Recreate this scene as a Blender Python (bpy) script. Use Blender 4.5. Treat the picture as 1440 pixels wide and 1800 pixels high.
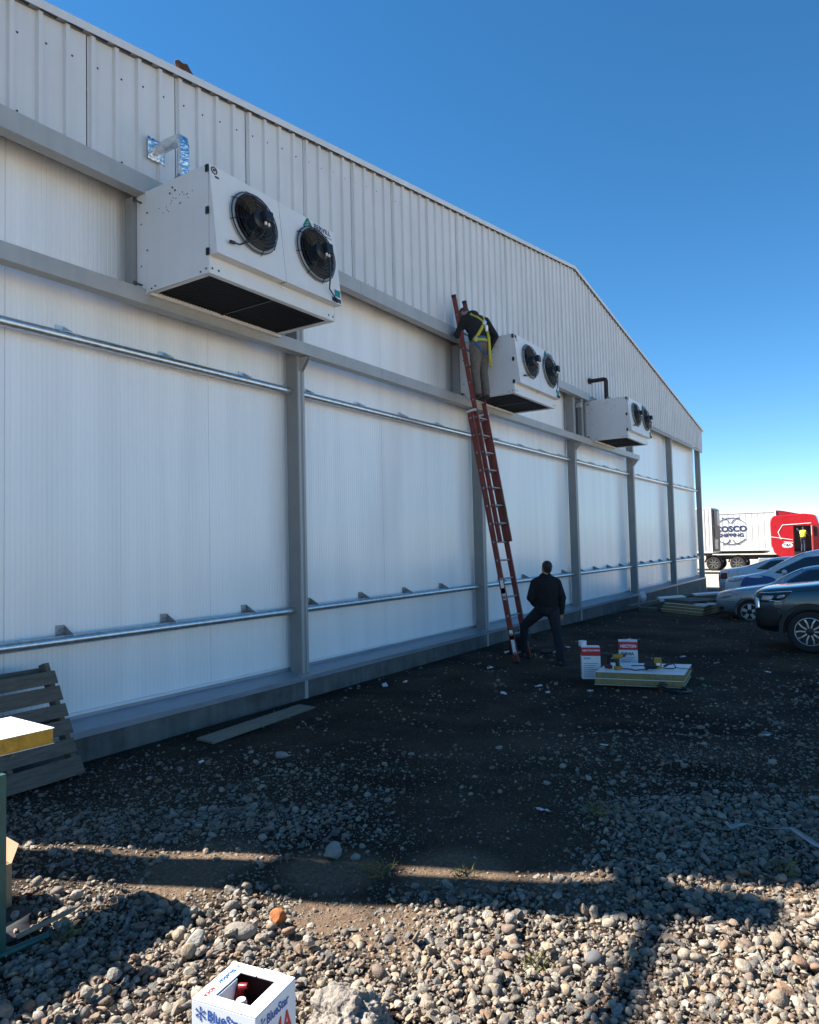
import bpy, bmesh, math, random
import numpy as np
from mathutils import Vector, Matrix, Euler, noise
from mathutils.bvhtree import BVHTree
from mathutils.geometry import delaunay_2d_cdt
random.seed(7); rng = np.random.default_rng(7)
scene = bpy.context.scene
for o in list(bpy.data.objects): bpy.data.objects.remove(o)
COL = scene.collection
PI = math.pi

# ------------------------------------------------------------------ camera, sky, sun, exposure
EYE = 1.98
YAW, PITCH, ROLL = math.radians(33.118), math.radians(2.731), math.radians(-1.380)
fw = Vector((-math.sin(YAW)*math.cos(PITCH), math.cos(YAW)*math.cos(PITCH), math.sin(PITCH)))
r0 = Vector((math.cos(YAW), math.sin(YAW), 0)); u0 = r0.cross(fw)
rt = r0*math.cos(ROLL)+u0*math.sin(ROLL); up = -r0*math.sin(ROLL)+u0*math.cos(ROLL)
cam_data = bpy.data.cameras.new('camera'); cam = bpy.data.objects.new('camera', cam_data); COL.objects.link(cam)
cam.matrix_world = Matrix(((rt.x, up.x, -fw.x, 0), (rt.y, up.y, -fw.y, 0), (rt.z, up.z, -fw.z, EYE), (0, 0, 0, 1)))
cam_data.sensor_fit = 'HORIZONTAL'; cam_data.sensor_width = 36; cam_data.lens = 36*1252.25/1440
cam_data.clip_start = 0.05; cam_data.clip_end = 3000
scene.camera = cam

SUN_EL = math.radians(46.4)
sun_h = Vector((-0.923, -0.384, 0)).normalized()
to_sun = Vector((sun_h.x*math.cos(SUN_EL), sun_h.y*math.cos(SUN_EL), math.sin(SUN_EL)))
world = bpy.data.worlds.new('World'); scene.world = world; world.use_nodes = True
wn = world.node_tree; wn.nodes.clear()
wo = wn.nodes.new('ShaderNodeOutputWorld'); bg = wn.nodes.new('ShaderNodeBackground'); sky = wn.nodes.new('ShaderNodeTexSky')
sky.sky_type = 'NISHITA'; sky.sun_disc = False; sky.sun_elevation = SUN_EL
sky.sun_rotation = math.atan2(sun_h.x, sun_h.y)
sky.altitude = 2600; sky.air_density = 1.0; sky.dust_density = 0.05; sky.ozone_density = 3.0
bg.inputs['Strength'].default_value = 0.061
hs = wn.nodes.new('ShaderNodeHueSaturation'); hs.inputs['Saturation'].default_value = 1.25; hs.inputs['Hue'].default_value = 0.493
wn.links.new(sky.outputs[0], hs.inputs['Color']); wn.links.new(hs.outputs[0], bg.inputs[0]); wn.links.new(bg.outputs[0], wo.inputs[0])
sd = bpy.data.lights.new('sun', 'SUN'); sd.energy = 5.0; sd.angle = math.radians(0.55); sd.color = (1.0, 0.94, 0.85)
sun = bpy.data.objects.new('sun', sd); COL.objects.link(sun)
sun.rotation_euler = (-to_sun).to_track_quat('-Z', 'Y').to_euler(); sun.location = (-20, -10, 30)
scene.view_settings.view_transform = 'Standard'; scene.view_settings.look = 'None'
scene.view_settings.exposure = 1.8; scene.view_settings.gamma = 1.0; scene.view_settings.use_curve_mapping = False
scene.render.resolution_x = 819; scene.render.resolution_y = 1024

# ------------------------------------------------------------------ helpers
def tag(o, label=None, cat=None, group=None, kind=None):
    if label: o['label'] = label
    if cat: o['category'] = cat
    if group: o['group'] = group
    if kind: o['kind'] = kind
    return o
def empty(name, loc=(0, 0, 0), rz=0.0, label=None, cat=None, group=None):
    o = bpy.data.objects.new(name, None); COL.objects.link(o)
    o.location = loc; o.rotation_euler = (0, 0, rz); o.empty_display_size = 0.2
    return tag(o, label, cat, group)
def link(name, me, parent=None):
    o = bpy.data.objects.new(name, me); COL.objects.link(o); o.parent = parent
    return o
def copy_tree(o, parent=None):
    c = o.copy(); COL.objects.link(c); c.parent = parent
    for ch in list(o.children): copy_tree(ch, c)
    return c
def frame(z, up=Vector((0, 0, 1))):
    z = Vector(z).normalized()
    if abs(z.dot(up)) > 0.98: up = Vector((1, 0, 0))
    x = up.cross(z).normalized(); y = z.cross(x)
    return x, y, z
class MB:
    """collects shapes of ONE object"""
    def __init__(s): s.v = []; s.f = []; s.m = []
    def add(s, vs, fs, mi=0, M=None):
        b = len(s.v)
        if M is not None: vs = [M @ Vector(v) for v in vs]
        s.v += [tuple(v) for v in vs]
        for f in fs: s.f.append(tuple(i+b for i in f)); s.m.append(mi)
        return s
    def box(s, lo, hi, mi=0, M=None):
        (a, b, c), (d, e, f) = lo, hi
        vs = [(a, b, c), (d, b, c), (d, e, c), (a, e, c), (a, b, f), (d, b, f), (d, e, f), (a, e, f)]
        return s.add(vs, [(0, 3, 2, 1), (4, 5, 6, 7), (0, 1, 5, 4), (1, 2, 6, 5), (2, 3, 7, 6), (3, 0, 4, 7)], mi, M)
    def cbox(s, c, size, mi=0, R=None):
        M = Matrix.Translation(Vector(c)) @ (R.to_4x4() if R is not None else Matrix.Identity(4))
        h = [x/2 for x in size]
        return s.box((-h[0], -h[1], -h[2]), (h[0], h[1], h[2]), mi, M)
    def tube(s, pts, r, n=10, mi=0, cap=True, closed=False):
        pts = [Vector(p) for p in pts]; k = len(pts)
        rs = r if isinstance(r, (list, tuple)) else [r]*k
        vs = []; px = None
        for i, p in enumerate(pts):
            if closed: t = pts[(i+1) % k]-pts[i-1]
            else: t = pts[min(i+1, k-1)]-pts[max(i-1, 0)]
            if t.length < 1e-9: t = Vector((0, 0, 1))
            t.normalize()
            if px is None: x, y, _ = frame(t)
            else:
                x = px-t*px.dot(t)
                if x.length < 1e-6: x, y, _ = frame(t)
                x.normalize(); y = t.cross(x)
            px = x
            for j in range(n):
                a = 2*PI*j/n; vs.append(p+(x*math.cos(a)+y*math.sin(a))*rs[i])
        fs = []
        for i in range(k if closed else k-1):
            i2 = (i+1) % k
            for j in range(n): fs.append((i*n+j, i*n+(j+1) % n, i2*n+(j+1) % n, i2*n+j))
        if cap and not closed: fs += [tuple(range(n-1, -1, -1)), tuple((k-1)*n+j for j in range(n))]
        return s.add(vs, fs, mi)
    def ring(s, c, nrm, R, r, n=32, m=6, mi=0):
        x, y, z = frame(nrm); c = Vector(c)
        return s.tube([c+(x*math.cos(2*PI*i/n)+y*math.sin(2*PI*i/n))*R for i in range(n)], r, m, mi, closed=True)
    def lathe(s, prof, n=24, mi=0, M=None, cap=True):
        # prof: (radius, height) about local z
        vs = []; k = len(prof)
        for (r, h) in prof:
            for j in range(n): a = 2*PI*j/n; vs.append((r*math.cos(a), r*math.sin(a), h))
        fs = []
        for i in range(k-1):
            for j in range(n): fs.append((i*n+j, i*n+(j+1) % n, (i+1)*n+(j+1) % n, (i+1)*n+j))
        if cap: fs += [tuple(range(n-1, -1, -1)), tuple((k-1)*n+j for j in range(n))]
        return s.add(vs, fs, mi, M)
    def prism(s, poly, lo, hi, axis='y', mi=0, M=None):
        # poly in the two other axes: y -> (x,z), x -> (y,z), z -> (x,y)
        def P(p, t):
            return {'y': (p[0], t, p[1]), 'x': (t, p[0], p[1]), 'z': (p[0], p[1], t)}[axis]
        n = len(poly)
        vs = [P(p, lo) for p in poly]+[P(p, hi) for p in poly]
        fs = [tuple(range(n)), tuple(range(2*n-1, n-1, -1))]+[(i, i+n, (i+1) % n+n, (i+1) % n) for i in range(n)]
        return s.add(vs, fs, mi, M)
    def ball(s, c, r, n=10, m=7, mi=0, R=None):
        r = r if isinstance(r, (list, tuple)) else (r, r, r)
        vs = []; fs = []
        for i in range(m+1):
            t = PI*i/m
            for j in range(n):
                a = 2*PI*j/n
                v = Vector((r[0]*math.sin(t)*math.cos(a), r[1]*math.sin(t)*math.sin(a), r[2]*math.cos(t)))
                vs.append(Vector(c)+(R @ v if R is not None else v))
        for i in range(m):
            for j in range(n): fs.append((i*n+j, (i+1)*n+j, (i+1)*n+(j+1) % n, i*n+(j+1) % n))
        return s.add(vs, fs, mi)
    def mesh(s, name, mats, smooth=False):
        me = bpy.data.meshes.new(name); me.from_pydata(s.v, [], s.f)
        for m in (mats if isinstance(mats, (list, tuple)) else [mats]): me.materials.append(m)
        if any(s.m): me.polygons.foreach_set('material_index', s.m)
        bm = bmesh.new(); bm.from_mesh(me); bmesh.ops.remove_doubles(bm, verts=bm.verts, dist=1e-6)
        bmesh.ops.recalc_face_normals(bm, faces=bm.faces); bm.to_mesh(me); bm.free()
        if smooth: me.shade_smooth(); 
        return me
    def build(s, name, mats, parent=None, bevel=0, smooth=False, seg=2):
        o = link(name, s.mesh(name, mats, smooth), parent)
        if bevel: add_bevel(o, bevel, seg)
        elif smooth: sharpen(o)
        return o
def sharpen(o, ang=40):
    me = o.data; bm = bmesh.new(); bm.from_mesh(me)
    for e in bm.edges:
        if len(e.link_faces) == 2 and e.calc_face_angle(0) > math.radians(ang): e.smooth = False
    bm.to_mesh(me); bm.free()
def add_bevel(o, w, seg=2):
    m = o.modifiers.new('bevel', 'BEVEL'); m.width = w; m.segments = seg; m.limit_method = 'ANGLE'; m.angle_limit = math.radians(35)
    m.harden_normals = False
def evaluated(o):
    dg = bpy.context.evaluated_depsgraph_get(); dg.update()
    me = bpy.data.meshes.new_from_object(o.evaluated_get(dg)); return me
def text_mesh(txt, size, depth=0.0, bold=0.0, align='LEFT', shear=0.0, space=1.0):
    cu = bpy.data.curves.new('lettering', 'FONT'); cu.body = txt; cu.size = size; cu.extrude = depth; cu.offset = bold
    cu.align_x = align; cu.shear = shear; cu.space_character = space; cu.resolution_u = 3
    o = bpy.data.objects.new('lettering', cu); COL.objects.link(o)
    me = evaluated(o); bpy.data.objects.remove(o); bpy.data.curves.remove(cu)
    return me
def put_text(name, txt, size, mat, parent, origin, xdir, ydir, bold=0.0, align='LEFT', shear=0.0, space=1.0, sx=1.0, lift=0.0015):
    """flat print lying on a face: xdir reading direction, ydir up"""
    me = text_mesh(txt, size, 0.0, bold, align, shear, space)
    x = Vector(xdir).normalized(); y = Vector(ydir).normalized(); z = x.cross(y)
    M = Matrix((( x.x*sx, y.x, z.x, 0), (x.y*sx, y.y, z.y, 0), (x.z*sx, y.z, z.z, 0), (0, 0, 0, 1)))
    M.translation = Vector(origin)+z*lift
    me.transform(M); me.materials.clear(); me.materials.append(mat)
    return link(name, me, parent)

# ------------------------------------------------------------------ materials
MATS = {}
def mat(name, col, rough=0.6, metal=0.0, var=0.12, scale=6.0, bump=0.0, bscale=60.0, spec=0.5, coat=0.0, streak=0.0, rvar=0.1, stretch=None, emit=0, trans=0.0):
    if name in MATS: return MATS[name]
    m = bpy.data.materials.new(name); m.use_nodes = True; MATS[name] = m
    nt = m.node_tree; N = nt.nodes; L = nt.links; N.clear()
    out = N.new('ShaderNodeOutputMaterial'); b = N.new('ShaderNodeBsdfPrincipled'); L.new(b.outputs[0], out.inputs[0])
    tc = N.new('ShaderNodeTexCoord'); mp = N.new('ShaderNodeMapping'); L.new(tc.outputs['Object'], mp.inputs[0])
    if stretch: mp.inputs['Scale'].default_value = stretch
    nz = N.new('ShaderNodeTexNoise'); nz.inputs['Scale'].default_value = scale; nz.inputs['Detail'].default_value = 6; nz.inputs['Roughness'].default_value = 0.62
    L.new(mp.outputs[0], nz.inputs['Vector'])
    mr = N.new('ShaderNodeMapRange'); mr.inputs['From Min'].default_value = 0.3; mr.inputs['From Max'].default_value = 0.7
    mr.inputs['To Min'].default_value = 1-var; mr.inputs['To Max'].default_value = 1+var
    L.new(nz.outputs['Fac'], mr.inputs['Value'])
    mx = N.new('ShaderNodeVectorMath'); mx.operation = 'SCALE'; mx.inputs[0].default_value = col
    L.new(mr.outputs[0], mx.inputs['Scale']); last = mx.outputs[0]
    if streak:
        m2 = N.new('ShaderNodeMapping'); m2.inputs['Scale'].default_value = (5, 5, 0.25); L.new(tc.outputs['Object'], m2.inputs[0])
        n2 = N.new('ShaderNodeTexNoise'); n2.inputs['Scale'].default_value = 1.6; n2.inputs['Detail'].default_value = 4; L.new(m2.outputs[0], n2.inputs['Vector'])
        r2 = N.new('ShaderNodeMapRange'); r2.inputs['From Min'].default_value = 0.42; r2.inputs['From Max'].default_value = 0.75
        r2.inputs['To Min'].default_value = 1; r2.inputs['To Max'].default_value = 1-streak; L.new(n2.outputs['Fac'], r2.inputs['Value'])
        v2 = N.new('ShaderNodeVectorMath'); v2.operation = 'SCALE'; L.new(last, v2.inputs[0]); L.new(r2.outputs[0], v2.inputs['Scale']); last = v2.outputs[0]
    L.new(last, b.inputs['Base Color'])
    rr = N.new('ShaderNodeMapRange'); rr.inputs['To Min'].default_value = max(0.02, rough-rvar); rr.inputs['To Max'].default_value = min(1, rough+rvar)
    L.new(nz.outputs['Fac'], rr.inputs['Value']); L.new(rr.outputs[0], b.inputs['Roughness'])
    b.inputs['Metallic'].default_value = metal; b.inputs['Specular IOR Level'].default_value = spec
    b.inputs['Coat Weight'].default_value = coat; b.inputs['Coat Roughness'].default_value = 0.04
    b.inputs['Transmission Weight'].default_value = trans
    if bump:
        nb = N.new('ShaderNodeTexNoise'); nb.inputs['Scale'].default_value = bscale; nb.inputs['Detail'].default_value = 4
        L.new(mp.outputs[0], nb.inputs['Vector'])
        bp = N.new('ShaderNodeBump'); bp.inputs['Strength'].default_value = bump; bp.inputs['Distance'].default_value = 0.02
        L.new(nb.outputs['Fac'], bp.inputs['Height']); L.new(bp.outputs[0], b.inputs['Normal'])
    m['bsdf'] = b.name
    return m
def bsdf(m): return m.node_tree.nodes[m['bsdf']]

M_clad = mat('cladding_paint', (0.60, 0.61, 0.615), 0.42, var=0.05, scale=1.2, streak=0.06)
M_steel = mat('grey_steel_paint', (0.235, 0.24, 0.235), 0.5, var=0.08, scale=3, bump=0.05, bscale=40)
M_beam = mat('beam_paint', (0.36, 0.365, 0.36), 0.45, var=0.09, scale=2.5, streak=0.1)
M_galv = mat('galvanised', (0.55, 0.58, 0.6), 0.32, metal=0.85, var=0.2, scale=14, bump=0.03, bscale=60)
M_flash = mat('galvanised_flashing', (0.30, 0.33, 0.375), 0.40, metal=0.35, var=0.14, scale=3, stretch=(6, 1, 6))
M_conc = mat('plinth_concrete', (0.125, 0.122, 0.115), 0.9, var=0.4, scale=2.2, bump=0.5, bscale=35, streak=0.35)
M_white = mat('unit_white', (0.69, 0.69, 0.68), 0.35, var=0.03, scale=3, streak=0.04)
M_black = mat('black_plastic', (0.012, 0.012, 0.014), 0.45, var=0.2)
M_dark = mat('dark_coil', (0.02, 0.021, 0.022), 0.6, var=0.3, scale=30)
M_wire = mat('black_wire', (0.015, 0.015, 0.018), 0.35, metal=0.3)
M_bolt = mat('bolt_steel', (0.12, 0.12, 0.12), 0.45, metal=0.7)
M_bell = mat('bellmouth_grey', (0.33, 0.34, 0.34), 0.4, metal=0.3)
M_foil = mat('aluminium_foil', (0.78, 0.79, 0.80), 0.26, metal=1.0, var=0.1, bump=1.0, bscale=28)
M_rust = mat('black_rust_pipe', (0.035, 0.022, 0.016), 0.7, var=0.7, scale=18)
M_teal = mat('print_teal', (0.0, 0.20, 0.17), 0.5, var=0.02)
M_navy = mat('print_navy', (0.012, 0.03, 0.10), 0.5, var=0.02)
M_red_print = mat('print_red', (0.55, 0.02, 0.025), 0.5, var=0.03)
M_blue_print = mat('print_blue', (0.02, 0.09, 0.36), 0.5, var=0.03)
M_white_print = mat('print_white', (0.8, 0.8, 0.8), 0.5, var=0.02)
M_black_print = mat('print_black', (0.02, 0.02, 0.025), 0.6, var=0.02)
M_fibre = mat('red_fibreglass', (0.20, 0.038, 0.026), 0.5, var=0.25, scale=7, streak=0.15)
M_rung = mat('rung_aluminium', (0.33, 0.33, 0.33), 0.45, metal=0.8, var=0.15)
M_clip = mat('dull_zinc', (0.30, 0.31, 0.32), 0.5, metal=0.5, var=0.3, scale=20)
M_alu = mat('aluminium', (0.6, 0.61, 0.62), 0.35, metal=0.9, var=0.12)
M_wood = mat('weathered_wood', (0.12, 0.104, 0.083), 0.85, var=0.35, scale=5, bump=0.35, bscale=30, stretch=(9, 1, 9))
M_wood2 = mat('pale_board', (0.19, 0.165, 0.125), 0.85, var=0.25, scale=5, bump=0.25, bscale=30, stretch=(9, 1, 9))
M_foam = mat('yellow_foam', (0.50, 0.255, 0.03), 0.9, var=0.28, scale=22, bump=0.5, bscale=60)
M_foam2 = mat('pale_yellow_foam', (0.27, 0.205, 0.085), 0.9, var=0.2, scale=18, bump=0.4, bscale=50)
M_sheet = mat('white_sheet', (0.74, 0.75, 0.76), 0.38, var=0.05, scale=3)
M_green = mat('green_paint', (0.012, 0.075, 0.065), 0.4, var=0.3, scale=9)
M_card = mat('cardboard', (0.30, 0.19, 0.11), 0.85, var=0.08, scale=5)
M_boxwhite = mat('box_white', (0.76, 0.77, 0.79), 0.5, var=0.03, scale=3)
M_sky_rubber = mat('black_sheet', (0.015, 0.016, 0.02), 0.6, var=0.3)

def panel_material():
    m = mat('insulated_panel', (0.89, 0.89, 0.885), 0.21, var=0.008, scale=0.7, streak=0.10, rvar=0.02)
    for nd in m.node_tree.nodes:
        if nd.type == 'MAPPING' and abs(nd.inputs['Scale'].default_value[2]-.25) < .01: nd.inputs['Scale'].default_value = (1.5, 1.9, .10)
    nt = m.node_tree; N = nt.nodes; L = nt.links; b = bsdf(m)
    tc = N.new('ShaderNodeTexCoord')
    wv = N.new('ShaderNodeTexNoise'); wv.inputs['Scale'].default_value = 0.9; wv.inputs['Detail'].default_value = 1; L.new(tc.outputs['Object'], wv.inputs['Vector'])
    b2 = N.new('ShaderNodeBump'); b2.inputs['Strength'].default_value = 0.05; b2.inputs['Distance'].default_value = 0.05
    L.new(wv.outputs['Fac'], b2.inputs['Height']); L.new(b2.outputs[0], b.inputs['Normal'])
    return m
M_panel = panel_material()

# ------------------------------------------------------------------ ground
def sstep(a, b, x):
    t = np.clip((x-a)/(b-a), 0, 1); return t*t*(3-2*t)
def ground_z(x, y):
    x = np.asarray(x, float); y = np.asarray(y, float)
    z = -0.36*sstep(13, 36, y)
    near = 1-sstep(14, 22, np.hypot(x, y))
    u = (0.012*np.sin(2.1*x+0.7*y+1)+0.010*np.sin(-1.3*x+2.4*y+2)+0.008*np.sin(4.3*x+3.1*y)+0.006*np.sin(6.1*x-5.2*y+.5))
    rut = sum(-.022*np.exp(-((y-(.42*x+c))/.13)**2) for c in (6.9, 8.5))+sum(.012*np.exp(-((y-(.42*x+c))/.12)**2) for c in (7.15, 6.65, 8.75, 8.25))
    u = u+rut*(x > -4.6)*sstep(-4.6, -3.6, x)
    wall = sstep(-6.3, -5.6, x)
    return z+near*u*wall
def gz(x, y): return float(ground_z(x, y))
xs = np.concatenate([np.linspace(-400, -40, 10), np.linspace(-30, -7.5, 10), np.arange(-7.0, 4.01, 0.09), np.linspace(4.6, 30, 14), np.linspace(45, 400, 9)])
ys = np.concatenate([np.linspace(-200, -10, 8), np.linspace(-6, 0.4, 8), np.arange(0.6, 15.01, 0.09), np.linspace(15.6, 45, 34), np.linspace(50, 90, 9), np.linspace(120, 1500, 14)])
GX, GY = np.meshgrid(xs, ys, indexing='ij'); GZ = ground_z(GX, GY)
vs = np.stack([GX, GY, GZ], -1).reshape(-1, 3); ny = len(ys)
ii, jj = np.meshgrid(np.arange(len(xs)-1), np.arange(ny-1), indexing='ij'); a = (ii*ny+jj).ravel()
fs = np.stack([a, a+ny, a+ny+1, a+1], -1)
me = bpy.data.meshes.new('ground'); me.from_pydata(vs.tolist(), [], fs.tolist()); me.shade_smooth()
def ground_material():
    m = bpy.data.materials.new('volcanic_soil'); m.use_nodes = True; nt = m.node_tree; N = nt.nodes; L = nt.links
    b = N['Principled BSDF']; b.inputs['Roughness'].default_value = 0.95; b.inputs['Specular IOR Level'].default_value = 0.2
    tc = N.new('ShaderNodeTexCoord')
    def nz(s, d=6, r=.6):
        n = N.new('ShaderNodeTexNoise'); n.inputs['Scale'].default_value = s; n.inputs['Detail'].default_value = d; n.inputs['Roughness'].default_value = r
        L.new(tc.outputs['Object'], n.inputs['Vector']); return n
    big = nz(0.55, 5); fine = nz(38, 8, .7); vor = N.new('ShaderNodeTexVoronoi'); vor.inputs['Scale'].default_value = 55; L.new(tc.outputs['Object'], vor.inputs['Vector'])
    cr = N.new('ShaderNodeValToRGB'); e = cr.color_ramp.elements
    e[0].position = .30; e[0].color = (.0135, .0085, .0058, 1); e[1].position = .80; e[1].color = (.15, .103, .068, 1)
    # bare earth patches between the pebbles, coloured lighter to stand in for sunlight
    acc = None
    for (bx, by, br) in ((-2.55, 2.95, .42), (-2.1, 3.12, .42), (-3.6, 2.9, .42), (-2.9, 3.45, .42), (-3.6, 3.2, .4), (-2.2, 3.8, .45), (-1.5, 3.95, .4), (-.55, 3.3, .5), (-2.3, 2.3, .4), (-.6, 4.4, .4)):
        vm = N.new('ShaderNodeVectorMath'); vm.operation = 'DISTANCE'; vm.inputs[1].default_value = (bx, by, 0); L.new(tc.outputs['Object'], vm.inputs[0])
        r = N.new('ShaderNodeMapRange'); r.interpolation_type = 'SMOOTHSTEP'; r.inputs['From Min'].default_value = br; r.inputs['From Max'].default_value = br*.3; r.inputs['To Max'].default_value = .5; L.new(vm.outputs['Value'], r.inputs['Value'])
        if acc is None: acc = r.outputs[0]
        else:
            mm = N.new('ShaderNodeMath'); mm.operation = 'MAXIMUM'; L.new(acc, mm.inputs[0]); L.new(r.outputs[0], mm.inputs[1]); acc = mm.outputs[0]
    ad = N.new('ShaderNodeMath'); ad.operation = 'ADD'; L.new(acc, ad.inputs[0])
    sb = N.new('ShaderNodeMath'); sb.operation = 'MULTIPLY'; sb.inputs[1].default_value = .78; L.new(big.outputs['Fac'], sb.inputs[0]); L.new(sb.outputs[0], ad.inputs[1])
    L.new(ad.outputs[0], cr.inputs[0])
    mr = N.new('ShaderNodeMapRange'); mr.inputs['From Min'].default_value = .3; mr.inputs['From Max'].default_value = .72; mr.inputs['To Min'].default_value = .55; mr.inputs['To Max'].default_value = 1.6
    L.new(fine.outputs['Fac'], mr.inputs['Value'])
    sc = N.new('ShaderNodeVectorMath'); sc.operation = 'SCALE'; L.new(cr.outputs[0], sc.inputs[0]); L.new(mr.outputs[0], sc.inputs['Scale'])
    # small grit: some voronoi cells are pale pebbles
    sp = N.new('ShaderNodeSeparateColor'); L.new(vor.outputs['Color'], sp.inputs[0])
    gt = N.new('ShaderNodeMath'); gt.operation = 'GREATER_THAN'; gt.inputs[1].default_value = .86; L.new(sp.outputs[0], gt.inputs[0])
    ds = N.new('ShaderNodeMath'); ds.operation = 'LESS_THAN'; ds.inputs[1].default_value = .38; L.new(vor.outputs['Distance'], ds.inputs[0])
    an = N.new('ShaderNodeMath'); an.operation = 'MULTIPLY'; L.new(gt.outputs[0], an.inputs[0]); L.new(ds.outputs[0], an.inputs[1])
    mx = N.new('ShaderNodeMix'); mx.data_type = 'RGBA'; L.new(an.outputs[0], mx.inputs['Factor']); L.new(sc.outputs[0], mx.inputs[6]); mx.inputs[7].default_value = (.11, .097, .085, 1)
    # open yard right and beyond: gravel coloured paler to bounce light onto the wall
    sx = N.new('ShaderNodeSeparateXYZ'); L.new(tc.outputs['Object'], sx.inputs[0])
    def ramp(o, a, c):
        r = N.new('ShaderNodeMapRange'); r.interpolation_type = 'SMOOTHSTEP'; r.inputs['From Min'].default_value = a; r.inputs['From Max'].default_value = c; L.new(o, r.inputs['Value']); return r.outputs[0]
    wob = N.new('ShaderNodeMath'); wob.operation = 'MULTIPLY_ADD'; wob.inputs[1].default_value = 3; L.new(big.outputs['Fac'], wob.inputs[0]); L.new(sx.outputs['X'], wob.inputs[2])
    mxx = N.new('ShaderNodeMath'); mxx.operation = 'MAXIMUM'; L.new(ramp(wob.outputs[0], 4.2, 5.2), mxx.inputs[0]); L.new(ramp(sx.outputs['Y'], 34, 38), mxx.inputs[1])
    sc2 = N.new('ShaderNodeVectorMath'); sc2.operation = 'SCALE'; sc2.inputs[0].default_value = (.36, .32, .27); L.new(mr.outputs[0], sc2.inputs['Scale'])
    my = N.new('ShaderNodeMix'); my.data_type = 'RGBA'; L.new(mxx.outputs[0], my.inputs['Factor']); L.new(mx.outputs[2], my.inputs[6]); L.new(sc2.outputs[0], my.inputs[7])
    L.new(my.outputs[2], b.inputs['Base Color'])
    bp = N.new('ShaderNodeBump'); bp.inputs['Strength'].default_value = 1.0; bp.inputs['Distance'].default_value = .05; lump = nz(11, 6, .7); hm = N.new('ShaderNodeMath'); hm.operation = 'MULTIPLY_ADD'; hm.inputs[1].default_value = .5; L.new(fine.outputs['Fac'], hm.inputs[0]); L.new(lump.outputs['Fac'], hm.inputs[2]); L.new(hm.outputs[0], bp.inputs['Height'])
    L.new(bp.outputs[0], b.inputs['Normal'])
    return m
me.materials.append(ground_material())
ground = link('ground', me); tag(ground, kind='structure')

# far low hills and haze-blue horizon ridge
hb = MB(); n = 60
prof = [(-700+i*28, 3+5*abs(math.sin(i*.37))+4*abs(math.sin(i*.11+1))) for i in range(n)]
hb.prism([(x, h) for x, h in prof]+[(prof[-1][0], -5), (prof[0][0], -5)], 900, 1000, 'y')
hills = hb.build('hills', mat('far_hills', (.20, .22, .22), .95, var=.2, scale=.02)); tag(hills, kind='structure')

# ------------------------------------------------------------------ warehouse
WX = -6.40                    # outer face of plinth and columns
PX = -6.68                    # face of the insulated panels
APY, APZ, SLOPE = 17.84, 9.18, 0.1447
Y0, YN = 1.58, 33.98          # cladding extent
def roof_z(y): return APZ-SLOPE*abs(y-APY)
house = empty('warehouse', (WX, APY, 0), 0, 'long white metal warehouse with a low gable and grey steel frame', 'warehouse')
HINV = Matrix.Translation((-WX, -APY, 0))
def H(mb, name, mats, bevel=0, smooth=False, parent=None, seg=2):
    o = mb.build(name, mats, parent or house, bevel, smooth, seg)
    if parent is None: o.matrix_parent_inverse = HINV
    return o
colR = [7.28+5.28*i for i in range(6)]       # right edges of the columns
colY = [1.93]+colR
CW, CD = 0.15, 0.21
# plinth, joint strips and flashing, bay by bay
edges = [Y0]+[c-CW/2 for c in colR[:-1]]+[33.78]
for i in range(6):
    a, b = edges[i], edges[i+1]
    pb = MB().box((-7.3, a, -1.0), (WX, b-.012, .285)); H(pb, 'plinth', M_conc, .012)
    s = MB().box((WX-.06, b-.035, -.9), (WX+.012, b+.03, .27)); H(s, 'joint_strip', M_beam, .004)
    f = MB()
    f.prism([(WX+.016, .235), (WX+.020, .295), (PX+.03, .36), (PX+.03, .40), (PX+.024, .40), (PX+.024, .352), (WX+.012, .287), (WX+.012, .235)], a+.003, b-.003, 'y')
    H(f, 'sill_flashing', M_flash, 0)
    t = MB().box((PX+.005, a+.003, .395), (PX+.033, b-.003, .425)); H(t, 'sill_trim', M_sheet, .004)
# columns: closed box section made of two lipped channels, base plate, bolts
for i, c in enumerate(colY):
    w = .34 if i == 0 else CW
    lo = c-w
    top = roof_z(c-w/2)-.10
    mb = MB().box((WX-CD, lo, .31), (WX-.002, c, top))
    col = H(mb, 'steel_column', M_steel, .012)
    ln = MB().box((WX-.002, lo+.012, .33), (WX+.003, lo+.056, top-.02)).box((WX-.002, c-.056, .33), (WX+.003, c-.012, top-.02))
    o = H(ln, 'flange', M_beam, .002)
    bpz = MB().box((WX-CD-.02, lo-.03, .296), (WX+.012, c+.03, .312))
    for yy in (lo-.015, c+.015):
        bpz.tube([(WX-.04, yy, .312), (WX-.04, yy, .34)], .011, 6)
    H(bpz, 'base_plate', M_beam, .003)
    if 0 < i < 5:
        g = MB().prism([(WX, 4.555), (WX+.14, 4.555), (WX+.14, 4.53), (WX+.02, 4.37), (WX, 4.37)], c-.05, c-.04, 'y').prism([(WX, 4.555), (WX+.14, 4.555), (WX+.14, 4.53), (WX+.02, 4.37), (WX, 4.37)], c-.11, c-.10, 'y')
        H(g, 'beam_bracket', M_beam, 0)
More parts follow.
